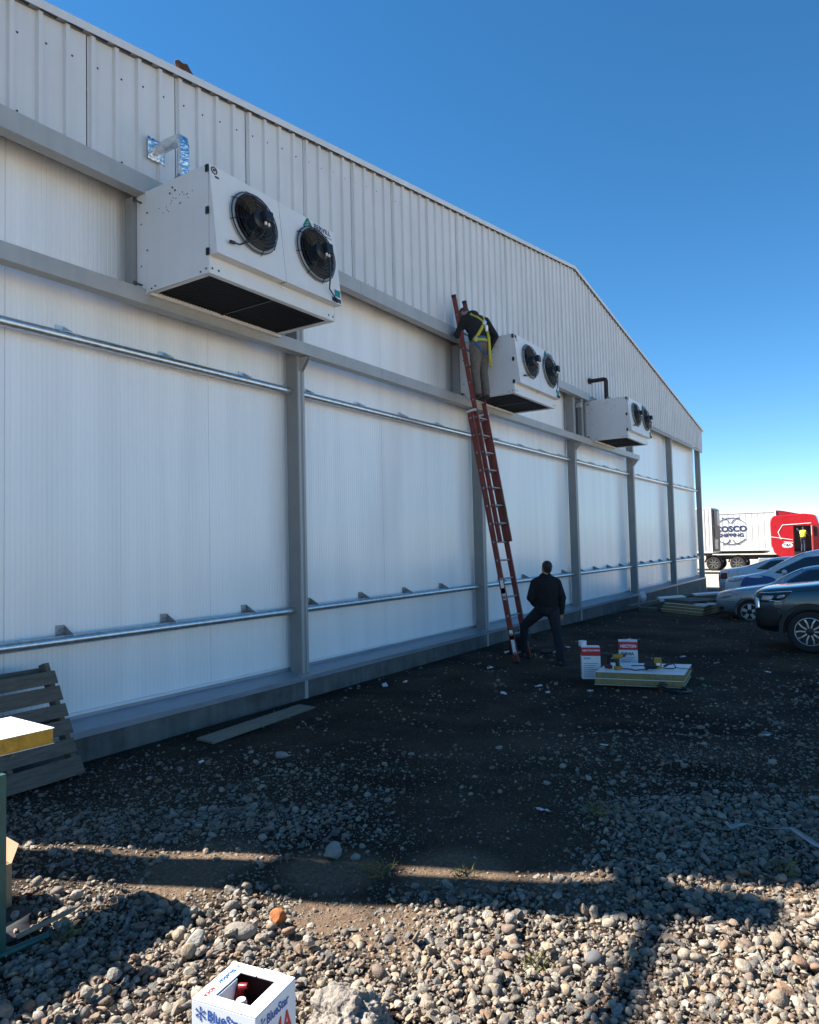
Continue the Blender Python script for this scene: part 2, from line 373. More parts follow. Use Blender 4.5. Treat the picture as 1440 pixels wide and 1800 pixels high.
# insulated panels, 1.205 m wide
k = 0; y = 4.64-1.205*3+.98
ps = [1.995]+[4.64+1.205*j for j in range(-2, 30)]
ps = [q for q in ps if q < 33.55]+[33.60]
for a, b in zip(ps[:-1], ps[1:]):
    ztop = min(roof_z(a), roof_z(b))-.25
    dx = random.uniform(-.002, .002)
    prof = [(a+.0012, PX-.1), (a+.0012, PX-.004), (a+.005, PX)]
    ng = max(2, round((b-a)/.0502)); 
    for q in range(1, ng):
        yc = a+(b-a)*q/ng; prof += [(yc-.008, PX), (yc-.003, PX-.0035), (yc+.003, PX-.0035), (yc+.008, PX)]
    prof += [(b-.005, PX), (b-.0012, PX-.004), (b-.0012, PX-.1)]
    vs = [(x+dx, yy, zz) for zz in (.36, ztop) for yy, x in prof]; n = len(prof)
    mb = MB().add(vs, [(q, q+1, n+q+1, n+q) for q in range(n-1)]+[(n-1, 0, n, 2*n-1)]); H(mb, 'insulated_panel', M_panel)
# horizontal galvanised rails between the columns with clips at the panel joints
for i in range(6):
    a = colY[i]+.002; b = colY[i+1]-CW-.002
    for zz in (4.11, 1.155):
        r = .047
        n = 14
        prof = [(-6.545+r*math.cos(t)*1.0, zz+r*math.sin(t)*1.05) for t in [2*PI*j/n for j in range(n)]]
        mb = MB().prism(prof, a, b, 'y'); rail = H(mb, 'galvanised_rail', M_galv, 0, True)
        for j in range(-2, 30):
            cy = 3.965+1.205*j
            if a+.12 < cy < b-.05:
                x0 = -6.60; zb = zz+.043
                cb = MB()
                cb.box((PX+.004, cy-.045, zb), (PX+.010, cy+.045, zb+.095))
                cb.prism([(PX+.010, zb+.09), (PX+.010, zb), (-6.52, zb), (-6.52, zb+.012)], cy+.037, cy+.043, 'y')
                cb.box((PX+.010, cy-.045, zb-.002), (-6.515, cy+.043, zb+.004))
                cb.tube([(PX+.010, cy-.005, zb+.05), (PX+.022, cy-.005, zb+.05)], .012, 6)
                H(cb, 'rail_clip', M_galv if zz > 3 else M_clip)
# the two long channel beams in front of the columns
def channel(y0, y1, z0, z1, name):
    t = .006; f = .145
    mb = MB()
    mb.box((WX+.15-t, y0, z0), (WX+.15, y1, z1))
    mb.box((WX+.15-f, y0, z0), (WX+.15-t, y1, z0+t)); mb.box((WX+.15-f, y0, z1-t), (WX+.15-t, y1, z1))
    mb.box((WX+.15-f, y0, z0+t), (WX+.15-f+t, y1, z0+.035)); mb.box((WX+.15-f, y0, z1-.035), (WX+.15-f+t, y1, z1-t))
    o = H(mb, name, M_beam, 0)
    return o
cuts = [2.55, 8.9, 15.1, 23.25]
for a, b in zip(cuts[:-1], cuts[1:]): channel(a+.003, b-.003, 4.565, 4.725, 'support_beam')
H(MB().box((-6.60, 1.932, 3.80), (-6.52, 2.03, 4.06)).box((-6.60, 1.932, 4.16), (-6.52, 2.03, 4.55)), 'shadow_plate', M_steel)  # unseen plate added to interrupt the lit strip on the ground
cuts = [1.90, 8.4, 14.6, 18.56]
for a, b in zip(cuts[:-1], cuts[1:]): channel(a+.003, b-.003, 5.745, 5.945, 'girt_beam')
# corrugated cladding sheets: four ribs to a sheet
JO = 5.115-1.0695*3
js = [JO+1.0695*i for i in range(0, 32)]
js = [q for q in js if q > 2.3 and q < YN-.2]; js = [2.14]+js+[YN]
CX = -6.345; rib = .036
for a, b in zip(js[:-1], js[1:]):
    pts = [(a+.006, 0)]
    q0 = JO+1.0695*math.floor((a-JO)/1.0695+1e-6)
    for r_ in range(4):
        c = q0+.02+.2674*r_
        for dy, h in ((0, 0), (.014, rib), (.052, rib), (.066, 0)):
            yy = c+dy
            if a+.009 < yy < b-.009: pts.append((yy, h))
    pts.append((b-.006, 0))
    # the sheet splits at the apex
    vs = []; fs = []
    if a < APY < b and abs(APY-a) > .01: pts = sorted(pts+[(APY, 0)])
    dxs = random.uniform(-.0015, .0015)
    zb = 5.935+random.uniform(-.004, .004)
    for yy, h in pts:
        vs += [(CX+dxs+h, yy, zb), (CX+dxs+h, yy, roof_z(yy)-.05)]
    for i in range(len(pts)-1): fs.append((2*i, 2*i+2, 2*i+3, 2*i+1))
    mb = MB().add(vs, fs); sh = H(mb, 'cladding_sheet', M_clad)
    sm = sh.modifiers.new('thickness', 'SOLIDIFY'); sm.thickness = .004; sm.offset = -1
    sc = MB()
    for r_ in range(4):
        yy = q0+.02+.2674*r_+.098+random.uniform(-.006, .006)
        if not (a+.01 < yy < b-.01): continue
        for zz in (roof_z(yy)-.33+random.uniform(-.02, .02), 6.01)[:(2 if r_ == 1 else 1)]:
            sc.tube([(CX+dxs+.001, yy, zz), (CX+dxs+.005, yy, zz)], .011, 8, 0); sc.tube([(CX+dxs+.005, yy, zz), (CX+dxs+.014, yy, zz)], .007, 6, 0)
    s_ = sc.build('cladding_screws', M_bolt, sh); tag(s_, kind='stuff')
H(MB().box((CX-.05, 2.2, 6.0), (CX-.04, YN-.1, 6.6)), 'joint_darkening_board', M_black)  # black board added behind the sheets to darken the open joints
# closing girt behind the lower edge of the cladding right of the beam
g = MB().box((CX-.06, 18.6, 5.84), (CX-.006, YN-.02, 5.93)); H(g, 'girt_beam', M_steel)
# rake trim in lengths, roof sheets, hidden far sides that close the volume
def rake(y0, y1):
    z0, z1 = roof_z(y0), roof_z(y1)
    vs = []
    for (yy, zz) in ((y0, z0), (y1, z1)):
        vs += [(CX-.10, yy, zz+.03), (CX+.085, yy, zz+.03), (CX+.085, yy, zz-.055), (CX+.079, yy, zz-.055), (CX+.079, yy, zz+.022), (CX-.10, yy, zz+.022)]
    fs = [(i, (i+1) % 6, (i+1) % 6+6, i+6) for i in range(6)]+[(5, 4, 3, 2, 1, 0), (6, 7, 8, 9, 10, 11)]
    H(MB().add(vs, fs), 'rake_trim', M_clad)
cy = [2.10]
while cy[-1] < APY-3.2: cy.append(cy[-1]+3.05)
cy.append(APY)
while cy[-1] < YN-3.2: cy.append(cy[-1]+3.05)
cy.append(YN+.12)
for i, (a, b) in enumerate(zip(cy[:-1], cy[1:])): rake(a+(.0 if i % 2 else .002), b-.002)
def slab(name, vs, m):
    fs = [(0, 1, 2, 3), (7, 6, 5, 4), (0, 4, 5, 1), (1, 5, 6, 2), (2, 6, 7, 3), (3, 7, 4, 0)]
    return H(MB().add(vs, fs), name, m)
for s, (a, b) in enumerate(((2.12, APY-.001), (APY+.001, YN+.2))):
    za, zb = roof_z(a), roof_z(b)
    x1, x0 = CX+.06, -40
    slab('roof_sheet', [(x0, a, za-.02), (x1, a, za-.02), (x1, b, zb-.02), (x0, b, zb-.02), (x0, a, za+.02), (x1, a, za+.02), (x1, b, zb+.02), (x0, b, zb+.02)], M_clad)
# roof corrugation ends that show as small dark notches along the rake
nb = MB()
yy = 2.3
while yy < YN:
    zz = roof_z(yy); nb.box((CX+.036, yy-.07, zz-.050), (CX+.070, yy+.07, zz-.026)); yy += .2674
tag(H(nb, 'rib_closures', M_black), kind='stuff')
H(MB().box((-40, 1.96, -.5), (-6.9, 2.06, roof_z(Y0)-.06)), 'side_wall', M_clad)
H(MB().box((-40, YN-.45, -.5), (-7.4, YN-.35, roof_z(YN)-.06)), 'side_wall', M_clad)
H(MB().box((-40.2, Y0, -.5), (-40.02, YN, roof_z(Y0)-.1)), 'rear_wall', M_clad)
# stained water runs are in the paint; small vertical post and bracket beside the third unit
H(MB().box((WX+.0, 18.02, 4.73), (WX+.10, 18.17, 5.74)), 'mounting_post', M_steel, .004)
H(MB().box((WX+.005, 17.86, 5.48), (WX+.14, 17.99, 5.60)), 'beam_bracket', M_beam, .006)
H(MB().box((-6.58, 18.20, 4.74), (-6.54, 18.46, 5.74)), 'dark_board', mat('dark_board_grey', (.05, .06, .07), .5), .003)  # flat dark board set in the gap beside the post
# unseen frame added past the near corner to cast a shadow on the gravel
lean = empty('shadow_frame', (WX, -1, 0), 0, 'unseen grey steel frame added beside the near corner to cast a shadow', 'steel frame')
LI = Matrix.Translation((-WX, 1, 0))
def LB(mb, name, m, bevel=0):
    o = mb.build(name, m, lean, bevel); o.matrix_parent_inverse = LI
LB(MB().box((WX-.12, -4.5, 6.19), (WX-.04, 1.57, 6.30)), 'shadow_beam', M_steel, .01)
LB(MB().box((WX-.30, -4.68, -.2), (WX-.02, -4.5, 6.18)), 'post', M_steel, .01)

# ------------------------------------------------------------------ cooling units
def plate_with_hole(mb, y0, y1, z0, z1, cy, cz, R, xf, th, n=40, mi=0):
    """front plate in the local (y,z) plane; xf(z) gives its front x"""
    ring = []; rect = []
    for j in range(n):
        a = 2*PI*j/n; c, s = math.cos(a), math.sin(a)
        ring.append((cy+R*c, cz+R*s))
        t = min(((y1-cy)/c if c > 1e-9 else (y0-cy)/c if c < -1e-9 else 1e9), ((z1-cz)/s if s > 1e-9 else (z0-cz)/s if s < -1e-9 else 1e9))
        rect.append((cy+t*c, cz+t*s))
    corners = [(y1, z1), (y0, z1), (y0, z0), (y1, z0)]
    vs = []; fs = []
    for off in (0, -th):
        vs += [(xf(z)+off, y, z) for y, z in ring]; vs += [(xf(z)+off, y, z) for y, z in rect]
    B = 2*n
    for j in range(n):
        k = (j+1) % n
        fs.append((j, n+j, n+k, k)); fs.append((B+j, B+k, B+n+k, B+n+j)); fs.append((j, k, B+k, B+j))
    cidx = []
    for (y, z) in corners:
        cidx.append(len(vs)); vs += [(xf(z), y, z), (xf(z)-th, y, z)]
    ang = [math.atan2(z-cz, y-cy) % (2*PI) for y, z in corners]
    for ci, a in zip(cidx, ang):
        j = int(a/(2*PI/n)); k = (j+1) % n
        fs.append((n+j, ci, n+k)); fs.append((B+n+k, ci+1, B+n+j))
        fs.append((n+j, B+n+j, ci+1, ci)); fs.append((ci, ci+1, B+n+k, n+k))
    cj = {int(a/(2*PI/n)) for a in ang}
    for j in range(n):
        if j not in cj: k = (j+1) % n; fs.append((n+j, B+n+j, B+n+k, n+k))
    mb.add(vs, fs, mi)
M_motor = mat('motor_black', (.022, .023, .026), .4, var=.2)
LEN, DEP, HGT = 1.925, .95, 1.085
def build_unit(label):
    u = empty('cooling_unit', (WX+.16, 4.655, 4.68), 0, label, 'cooling unit', 'white twin fan cooling units on the wall')
    t = .012; zl = .17
    hb = MB()
    hb.box((0, 0, 0), (DEP, t, HGT)); hb.box((0, LEN-t, 0), (DEP, LEN, HGT))
    hb.box((0, t, HGT-t), (DEP, LEN-t, HGT)); hb.box((0, t, 0), (t, LEN-t, HGT-t))
    hb.box((DEP-t, t, 0), (DEP, LEN-t, zl+.02))
    hb.box((t, t, .0), (.06, LEN-t, t)); hb.box((DEP-.07, t, .0), (DEP-t, LEN-t, t)); hb.box((.06, t, 0), (DEP-.07, .07, t)); hb.box((.06, LEN-.07, 0), (DEP-.07, LEN-t, t))
    hb.build('housing', M_white, u, .004)
    gb = MB().box((.05, .06, .025), (DEP-.06, LEN-.06, .035))
    gr = gb.build('intake_coil', M_dark, u)
    sb = MB()
    for i in range(46): y = .075+i*(LEN-.15)/45; sb.box((.06, y-.003, .012), (DEP-.075, y+.003, .025))
    sb.box((.06, LEN/2-.015, .004), (DEP-.07, LEN/2+.015, .022))
    sb.build('coil_fins', M_black, gr)
    MB().box((-.02, .02, -.02), (.05, LEN+.02, -.002)).box((.05, .02, -.02), (.056, LEN+.02, .008)).build('drip_lip', M_white, u, .003)
    xf = lambda z: DEP+.115-(.105)*(z-zl)/(HGT-zl)
    mid = .968
    for k, (a, b) in enumerate(((.004, mid-.003), (mid+.003, LEN-.004))):
        pb = MB(); cy = .535 if k == 0 else 1.50; cz = .655; R = .302
        plate_with_hole(pb, a, b, zl, HGT-.004, cy, cz, R, xf, .02)
        # side cheeks and underside that close the wedge
        for yy in ((a, a+.012) if k == 0 else (b-.012, b)),:
            pb.prism([(DEP+.002, HGT-.004), (xf(HGT)-.012, HGT-.004), (xf(zl)-.021, zl+.001), (DEP+.002, zl+.001)], yy[0], yy[1], 'y')
        pb.box((DEP+.002, a+.0125, zl+.0005), (xf(zl)-.022, b-.0125, zl+.012))
        fp = pb.build('front_panel', M_white, u, .003)
        tilt = math.atan2(.105, HGT-zl)
        nrm = Vector((math.cos(tilt), 0, math.sin(tilt))); cx = xf(cz)
        C = Vector((cx, cy, cz)); ux, uy, _ = frame(nrm)
        TM = Matrix(((ux.x, uy.x, nrm.x, C.x), (ux.y, uy.y, nrm.y, C.y), (ux.z, uy.z, nrm.z, C.z), (0, 0, 0, 1)))
        MB().lathe([(R+.018, .001), (R+.016, .022), (R+.004, .045), (R-.012, .045), (R-.006, .02), (R-.002, -.03), (R-.002, -.18), (R+.004, -.18), (R+.004, -.03)], 48, 0, TM, cap=False).build('bellmouth', M_bell, fp, 0, True)
        MB().lathe([(R-.003, -.182), (R-.003, -.178)], 40, 0, TM).build('fan_well', M_black, fp)
        bb = MB()
        for q in range(5):
            a0 = 2*PI*q/5
            vs = []
            for i in range(7):
                rr = .075+(R-.09)*i/6; sw = a0+.28*i/6
                for e, zz in ((-.30, -.11), (.0, -.07), (.30, -.02)):
                    w = e*(1.25-.35*i/6); vs.append((rr*math.cos(sw+w), rr*math.sin(sw+w), zz))
            fs = [(i*3+j, i*3+j+1, i*3+j+4, i*3+j+3) for i in range(6) for j in range(2)]
            bb.add(vs, fs, 0, TM)
        bb.lathe([(.085, -.13), (.085, -.03), (.06, -.015)], 20, 0, TM)
        bb.build('fan_blades', M_black, fp)
        g = MB()
        for q, (rr, hh) in enumerate(((.316, .03), (.286, .072), (.255, .090), (.224, .098), (.186, .10), (.148, .10), (.11, .10))):
            g.ring(TM @ Vector((0, 0, hh)), nrm, rr, .0042 if q else .006, 40, 5)
        for q in range(8):
            a0 = 2*PI*q/8+.2; c, s = math.cos(a0), math.sin(a0)
            g.tube([TM @ Vector((rr*c, rr*s, hh)) for rr, hh in ((.336, .012), (.319, .03), (.286, .075), (.22, .100), (.08, .104))], .0048, 5)
        g.build('fan_guard', M_wire, fp)
        mt = MB().lathe([(.092, .02), (.095, .03), (.095, .115), (.07, .14), (.0, .142)], 24, 0, TM, cap=False)
        mt.build('fan_motor', M_motor, fp, 0, True)
        jb = MB().box((-.01, -.03, .112), (.10, .085, .205), 0, TM)
        jo = jb.build('motor_terminal_box', M_black, fp, .008)
        MB().tube([TM @ Vector((.02, -.03, .16)), TM @ Vector((.02, -.062, .16))], .013, 8).tube([TM @ Vector((.065, -.03, .16)), TM @ Vector((.065, -.062, .16))], .013, 8).build('cable_gland', M_white_print, jo)
        # cable from the terminal box across the guard to a dangling plug
        side = -1
        pts = [Vector((-.06, .02, .16)), Vector((-.15, .0, .13)), Vector((-.24, -.09, .115)), Vector((-.30, -.20, .09)), Vector((-.335, -.27, .05)), Vector((-.335, -.33, .04))]
        if k: pts = [Vector((-.06, .065, .16)), Vector((-.18, .11, .12)), Vector((-.31, .12, .09)), Vector((-.37, .16, .04)), Vector((-.43, .25, .03)), Vector((-.45, .27, .03))]
        pts = [Vector((p.y, p.x, p.z)) for p in pts]
        MB().tube([TM @ p for p in pts], .009, 6).tube([TM @ pts[-1], TM @ (pts[-1]+(pts[-1]-pts[-2]).normalized()*.05)], .018, 8).build('power_cable', M_black, fp, 0, True)
        if k == 0:
            st = MB(); sc_ = Vector((xf(1.03)+.003, .06, 1.03))
            st.ring(sc_, nrm, .034, .006, 20, 5); st.cbox(sc_+Vector((0, 0, .004)), (.004, .03, .022)); st.cbox(sc_+Vector((.004, .03, -.06)), (.004, .05, .02))
            st.build('hazard_sticker', M_black_print, fp)
        else:
            lx = lambda z: xf(z)+.002
            ydir = Vector((-.105, 0, HGT-zl)).normalized()
            put_text('maker_lettering', 'BERVILL', .085, M_navy, fp, (lx(1.0), 1.545, 1.0), (0, 1, 0), ydir, bold=.0018, sx=1.0)
            MB().box((lx(.965)-.001, 1.66, .962), (lx(.965)+.002, 1.86, .970)).build('maker_underline', M_teal, fp)
            tri = MB()
            for p0, p1 in (((1.36, .955), (1.44, 1.068)), ((1.44, 1.068), (1.52, .955))):
                tri.tube([(lx(p0[1]), p0[0], p0[1]), (lx(p1[1]), p1[0], p1[1])], .014, 6)
            tri.ring((lx(.99), 1.44, .99), nrm, .022, .008, 18, 5)
            tri.build('maker_emblem', M_teal, fp)
            MB().box((lx(.29)-.001, 1.80, .245), (lx(.29)+.002, 1.90, .335)).build('rating_label', M_teal, fp)
            MB().box((lx(.2)-.001, 1.74, .185), (lx(.2)+.003, 1.90, .232)).build('rating_label', M_navy, fp)
    for zz in (1.035, .615, .205):
        MB().box((DEP-.028, -.018, zz-.035), (DEP+.012, -.0005, zz+.035)).box((DEP-.012, -.026, zz-.02), (DEP+.004, -.018, zz+.02)).build('hinge', M_black, u, .003)
    MB().box((DEP-.002, 1.0, .135), (DEP+.008, 1.13, .165)).build('drain_plate', M_white, u, .003)
    # mounting flange towards the wall, bolts, post
    MB().box((-.155, -.004, -.015), (.012, -.0005, HGT)).build('mounting_flange', M_white, u)
    for zz in (.10, .98):
        MB().tube([(-.075, .02, zz), (-.075, -.085, zz)], .011, 8).tube([(-.075, -.075, zz), (-.075, -.10, zz)], .022, 6).build('mounting_bolt', M_bolt, u)
    MB().box((-.29, -.06, .055), (-.162, .07, 1.055)).build('mounting_post', M_steel, u, .006)
    MB().box((-.29, LEN-.07, .055), (-.162, LEN+.06, 1.055)).build('mounting_post', M_steel, u, .006)
    dots = MB()
    rr = random.Random(3)
    for _ in range(20):
        x = rr.uniform(.2, .72); zz = .80+.16*(x-.2)+rr.uniform(-.06, .06); dots.tube([(x, .0, zz), (x, -.003, zz)], .006, 6)
    for x, zz in ((.42, 1.0), (.46, .96), (.38, .95), (DEP-.12, .03), (DEP-.04, .045), (.08, .03), (.14, .045), (.015, .45), (.015, .85), (-.08, .75), (-.08, .3)): dots.tube([(x, .0, zz), (x, -.006, zz)], .011, 8)
    for y in (.04, .12, LEN-.12, LEN-.04): dots.tube([(DEP, y, .05), (DEP+.004, y, .05)], .012, 8)
    tag(dots.build('rivets', M_bolt, u), kind='stuff')
    MB().prism([(.40, HGT), (.52, HGT), (.47, HGT+.07), (.45, HGT+.07)], .04, .05, 'y').build('lifting_lug', M_steel, u)
    return u
U1 = build_unit('nearest and largest looking white twin fan cooling unit, under the foil duct')
U2 = copy_tree(U1); U2.location = (WX+.16, 11.66, 4.68); U2['label'] = 'middle white twin fan cooling unit beside the worker on the ladder'
U3 = copy_tree(U1); U3.location = (WX+.16, 18.64, 4.68); U3['label'] = 'farthest white twin fan cooling unit, below the black pipe'

# foil duct into the first unit
duct = empty('foil_duct', (-6.33, 4.82, 6.3), 0, 'crinkled silver foil duct elbow above the nearest cooling unit', 'duct')
DI = Matrix.Translation((6.33, -4.82, -6.3))
def sub(mb, name, m, root, bevel=0, smooth=False):
    o = mb.build(name, m, root, bevel, smooth); o.matrix_parent_inverse = Matrix.Translation(-Vector(root.location)); return o
def crinkle(o, amt, sc):
    me = o.data
    for v in me.vertices:
        n = noise.noise_vector(v.co*sc); v.co += n*amt
rr = .060; px = -5.86
path = [(-6.33, 4.83, 6.30), (-6.2, 4.83, 6.30), (-6.08, 4.83, 6.30), (-5.98, 4.83, 6.30), (px-.06, 4.83, 6.29), (px-.015, 4.83, 6.26), (px, 4.83, 6.2), (px, 4.83, 6.12), (px, 4.83, 6.04), (px, 4.83, 5.96), (px, 4.83, 5.88), (px, 4.83, 5.765)]
o = sub(MB().tube(path, rr, 22), 'foil_pipe', M_foil, duct, 0, True); crinkle(o, .010, 22)
b_ = MB(); N_ = 9
vs = [(-6.305+.006*math.sin(i*2.3+j*1.7), 4.83+(i/(N_-1)-.5)*.21, 6.30+(j/(N_-1)-.5)*.24) for i in range(N_) for j in range(N_)]
b_.add(vs, [(i*N_+j, (i+1)*N_+j, (i+1)*N_+j+1, i*N_+j+1) for i in range(N_-1) for j in range(N_-1)])
o = sub(b_, 'foil_collar', M_foil, duct, 0, True); crinkle(o, .012, 17); sm = o.modifiers.new('thickness', 'SOLIDIFY'); sm.thickness = .006
# black pipe over the third unit
pp = empty('insulated_pipe', (-6.33, 18.80, 6.38), 0, 'black rust-stained pipe elbow on the wall above the farthest cooling unit', 'pipe')
sub(MB().tube([(-6.33, 18.82, 6.34), (-6.1, 18.82, 6.34), (-5.93, 18.82, 6.34), (-5.885, 18.82, 6.325), (-5.87, 18.82, 6.28), (-5.87, 18.82, 6.1), (-5.87, 18.82, 5.77)], .055, 14), 'pipe', M_rust, pp, 0, True)
sub(MB().tube([(-6.345, 18.82, 6.34), (-6.29, 18.82, 6.34)], .09, 14), 'collar', M_black, pp)
# rag on the roof edge
rb = MB().ball((0, 0, 0), (.06, .13, .055), 12, 8); rg = rb.build('brown_rag', mat('brown_cloth', (.07, .03, .015), .9, var=.5, scale=20), None, 0, True)
for v in rg.data.vertices: v.co += noise.noise_vector(v.co*14)*.035
rg.location = (CX+.03, 5.22, roof_z(5.22)+.075); rg.rotation_euler = (-.3, 0, 0); tag(rg, 'crumpled brown rag caught on the roof edge', 'rag')

# ------------------------------------------------------------------ ladder
M_ring = mat('rung_end_grey', (.11, .10, .095), .5, metal=.4)
LB0 = Vector((-5.09, 10.944, 0)); lean_k = -.1742
lad = empty('extension_ladder', (-5.12, 11.2, 0), 0, 'tall red fibreglass extension ladder leaning on the warehouse wall', 'ladder')
LDIR = Vector((lean_k, 0, 1)).normalized(); LN = Vector((LDIR.z, 0, -LDIR.x))     # out from the ladder, towards the climber
def lp(s, y, n): return Vector((LB0.x, y, 0))+LDIR*s+LN*n
def rail(y, w, s0, s1, n0, depth=.092):
    mb = MB()
    def qbox(ya, yb, na, nb):
        vs = [lp(s, yy, nn) for s in (s0, s1) for nn in (na, nb) for yy in (ya, yb)]
        mb.add(vs, [(0, 1, 3, 2), (4, 6, 7, 5), (0, 4, 5, 1), (2, 3, 7, 6), (0, 2, 6, 4), (1, 5, 7, 3)])
    h = w/2
    qbox(y-.005, y+.005, n0+.006, n0+depth-.006); qbox(y-h, y+h, n0, n0+.006); qbox(y-h, y+h, n0+depth-.006, n0+depth)
    return mb
YL, YR = 10.944+.01, 11.44
SB, SF0, SF1 = 4.42, 2.03, 6.50
sp = .3158
for y in (YL, YR): sub(rail(y, .036, .03, SB, -.044), 'rail', M_fibre, lad, .002)
fl, fr = YL+.045, YR-.045
for y in (fl, fr): sub(rail(y, .030, SF0, SF1, .052, .080), 'fly_rail', M_fibre, lad, .002)
for i in range(14):
    s = .146+sp*i
    sub(MB().tube([lp(s, YL-.014, 0), lp(s, YR+.014, 0)], .017, 10), 'rung', M_rung, lad, 0, True)
    for y, d in ((YL, -1), (YR, 1)):
        sub(MB().lathe([(.027, 0), (.027, .006), (.017, .009), (.017, .002), (.002, .002)], 14, 0, Matrix.Translation(lp(s, y+d*.005, 0)) @ Matrix.Rotation(PI/2*(1 if d < 0 else -1), 4, 'X')), 'rung_end', M_ring, lad)
i = 0
while .146+sp*(7+i) < SF1-.1:
    s = .146+sp*(7+i)
    sub(MB().tube([lp(s, fl-.01, .09), lp(s, fr+.01, .09)], .017, 10), 'rung', M_rung, lad, 0, True)
    sub(MB().lathe([(.024, 0), (.024, .006), (.015, .008), (.015, .002), (.002, .002)], 12, 0, Matrix.Translation(lp(s, fl-.005, .09)) @ Matrix.Rotation(PI/2, 4, 'X')), 'rung_end', M_ring, lad); i += 1
for y in (YL, YR):
    vs = MB(); vs.box((-.05, -.02, 0), (.06, .02, .05)); 
    o = sub(MB().cbox(lp(.012, y, .0), (.11, .05, .03)), 'foot_shoe', M_black, lad, .006)
for y in (fl, fr): sub(MB().cbox(lp(SF1+.01, y, .09), (.085, .036, .05)), 'rail_cap', M_black, lad, .006)
for y in (YL, YR): sub(MB().cbox(lp(SB-.05, y, .03), (.19, .06, .045), 0, Matrix.Rotation(-.17, 3, 'Y')), 'fly_guide', M_alu, lad, .004)
sub(MB().cbox(lp(SB-.14, (YL+YR)/2, .02), (.02, YR-YL, .045), 0, Matrix.Rotation(-.17, 3, 'Y')), 'brace', M_alu, lad, .004)
for s, h, m in ((1.29, .13, M_white_print), (1.15, .10, M_alu), (.30, .16, M_white_print), (.46, .08, M_white_print)):
    vs = [lp(s+a, YL-.0065, n) for a, n in ((-h, -.028), (-h, .034), (h, .034), (h, -.028))]
    sub(MB().add(vs, [(0, 1, 2, 3)]), 'warning_label', M_white_print if m is M_white_print else m, lad)
sub(MB().tube([lp(2.35, fr-.02, .06), lp(2.5, fr-.03, .13), lp(2.75, fr-.02, .12), lp(2.95, fr-.02, .08)], .012, 6).tube([lp(2.95, fr-.02, .1), lp(2.6, fr-.06, .16), lp(2.35, fr-.04, .12)], .008, 6), 'rope', mat('rope', (.12, .09, .06), .9), lad)

# ------------------------------------------------------------------ leaning pallet, plank
pal = empty('wooden_pallet', (-6.05, 3.2, 0), 0, 'weathered grey wooden pallet leaning on the wall at the left edge', 'pallet')
PB = Vector((-6.0, 3.78, .03)); pdir = Vector((-.29, -.12, .95)).normalized()       # up the leaning face
py = Vector((.03, -1, .0)).normalized(); pn = py.cross(pdir).normalized()
if pn.x < 0: pn = -pn
def pp_(a, s, n): return PB+py*a+pdir*s+pn*n
def pboard(a0, a1, s0, s1, n0, n1, name, m=None):
    vs = [pp_(a, s, n) for s in (s0, s1) for n in (n0, n1) for a in (a0, a1)]
    mb = MB().add(vs, [(0, 1, 3, 2), (4, 6, 7, 5), (0, 4, 5, 1), (2, 3, 7, 6), (0, 2, 6, 4), (1, 5, 7, 3)])
    return sub(mb, name, m or M_wood, pal, .003)
PW = 1.2
for a in (.02, PW/2-.02, PW-.06): pboard(a, a+.045, .0, 1.03, -.10, -.001, 'stringer')
s = .0
for hgt in (.175, .14, .145, .13, .145, .13, .13): 
    jit = random.uniform(-.012, .012)
    if s+hgt < 1.10: pboard(jit, PW+jit, s, s+hgt-.012, 0, .018, 'deck_board'); s += hgt+random.uniform(.008, .026)
for s in (.02, .45, .9): pboard(0, PW, s, s+.11, -.118, -.101, 'base_board')
plank = MB().cbox((0, 0, 0), (.24, 1.72, .028)).build('plank', M_wood2, None, .004); plank.location = (-5.965, 5.93, gz(-5.9, 5.9)+.03); plank.rotation_euler = (.0, .05, .07)
tag(plank, 'flat grey wooden plank lying on the soil along the plinth', 'plank')

# ------------------------------------------------------------------ gravel
def ico(sub):
    bm = bmesh.new(); bmesh.ops.create_icosphere(bm, subdivisions=sub, radius=1)
    bm.verts.ensure_lookup_table(); v = np.array([x.co[:] for x in bm.verts]); f = np.array([[q.index for q in p.verts] for p in bm.faces]); bm.free(); return v, f
def stone_shapes(sub, n, angular):
    v, f = ico(sub); out = []
    for k in range(n):
        r = np.random.default_rng(100+k+10*sub); p = v.copy()
        for _ in range(9 if angular else 4):
            d = r.normal(size=3); d /= np.linalg.norm(d); h = r.uniform(.38, .72) if angular else r.uniform(.62, .88)
            t = p@d; ex = np.clip(t-h, 0, None); p -= ex[:, None]*d*(.95 if angular else .75)
        ph = r.uniform(0, 6, 6)
        p *= (1+.07*np.sin(3*p[:, :1]+ph[0])*np.sin(3.3*p[:, 1:2]+ph[1])+.05*np.sin(5*p[:, 2:3]+ph[2]))
        p *= np.array([1.0, r.uniform(.65, .95), r.uniform(.45, .72)]); out.append(p)
    return out, f
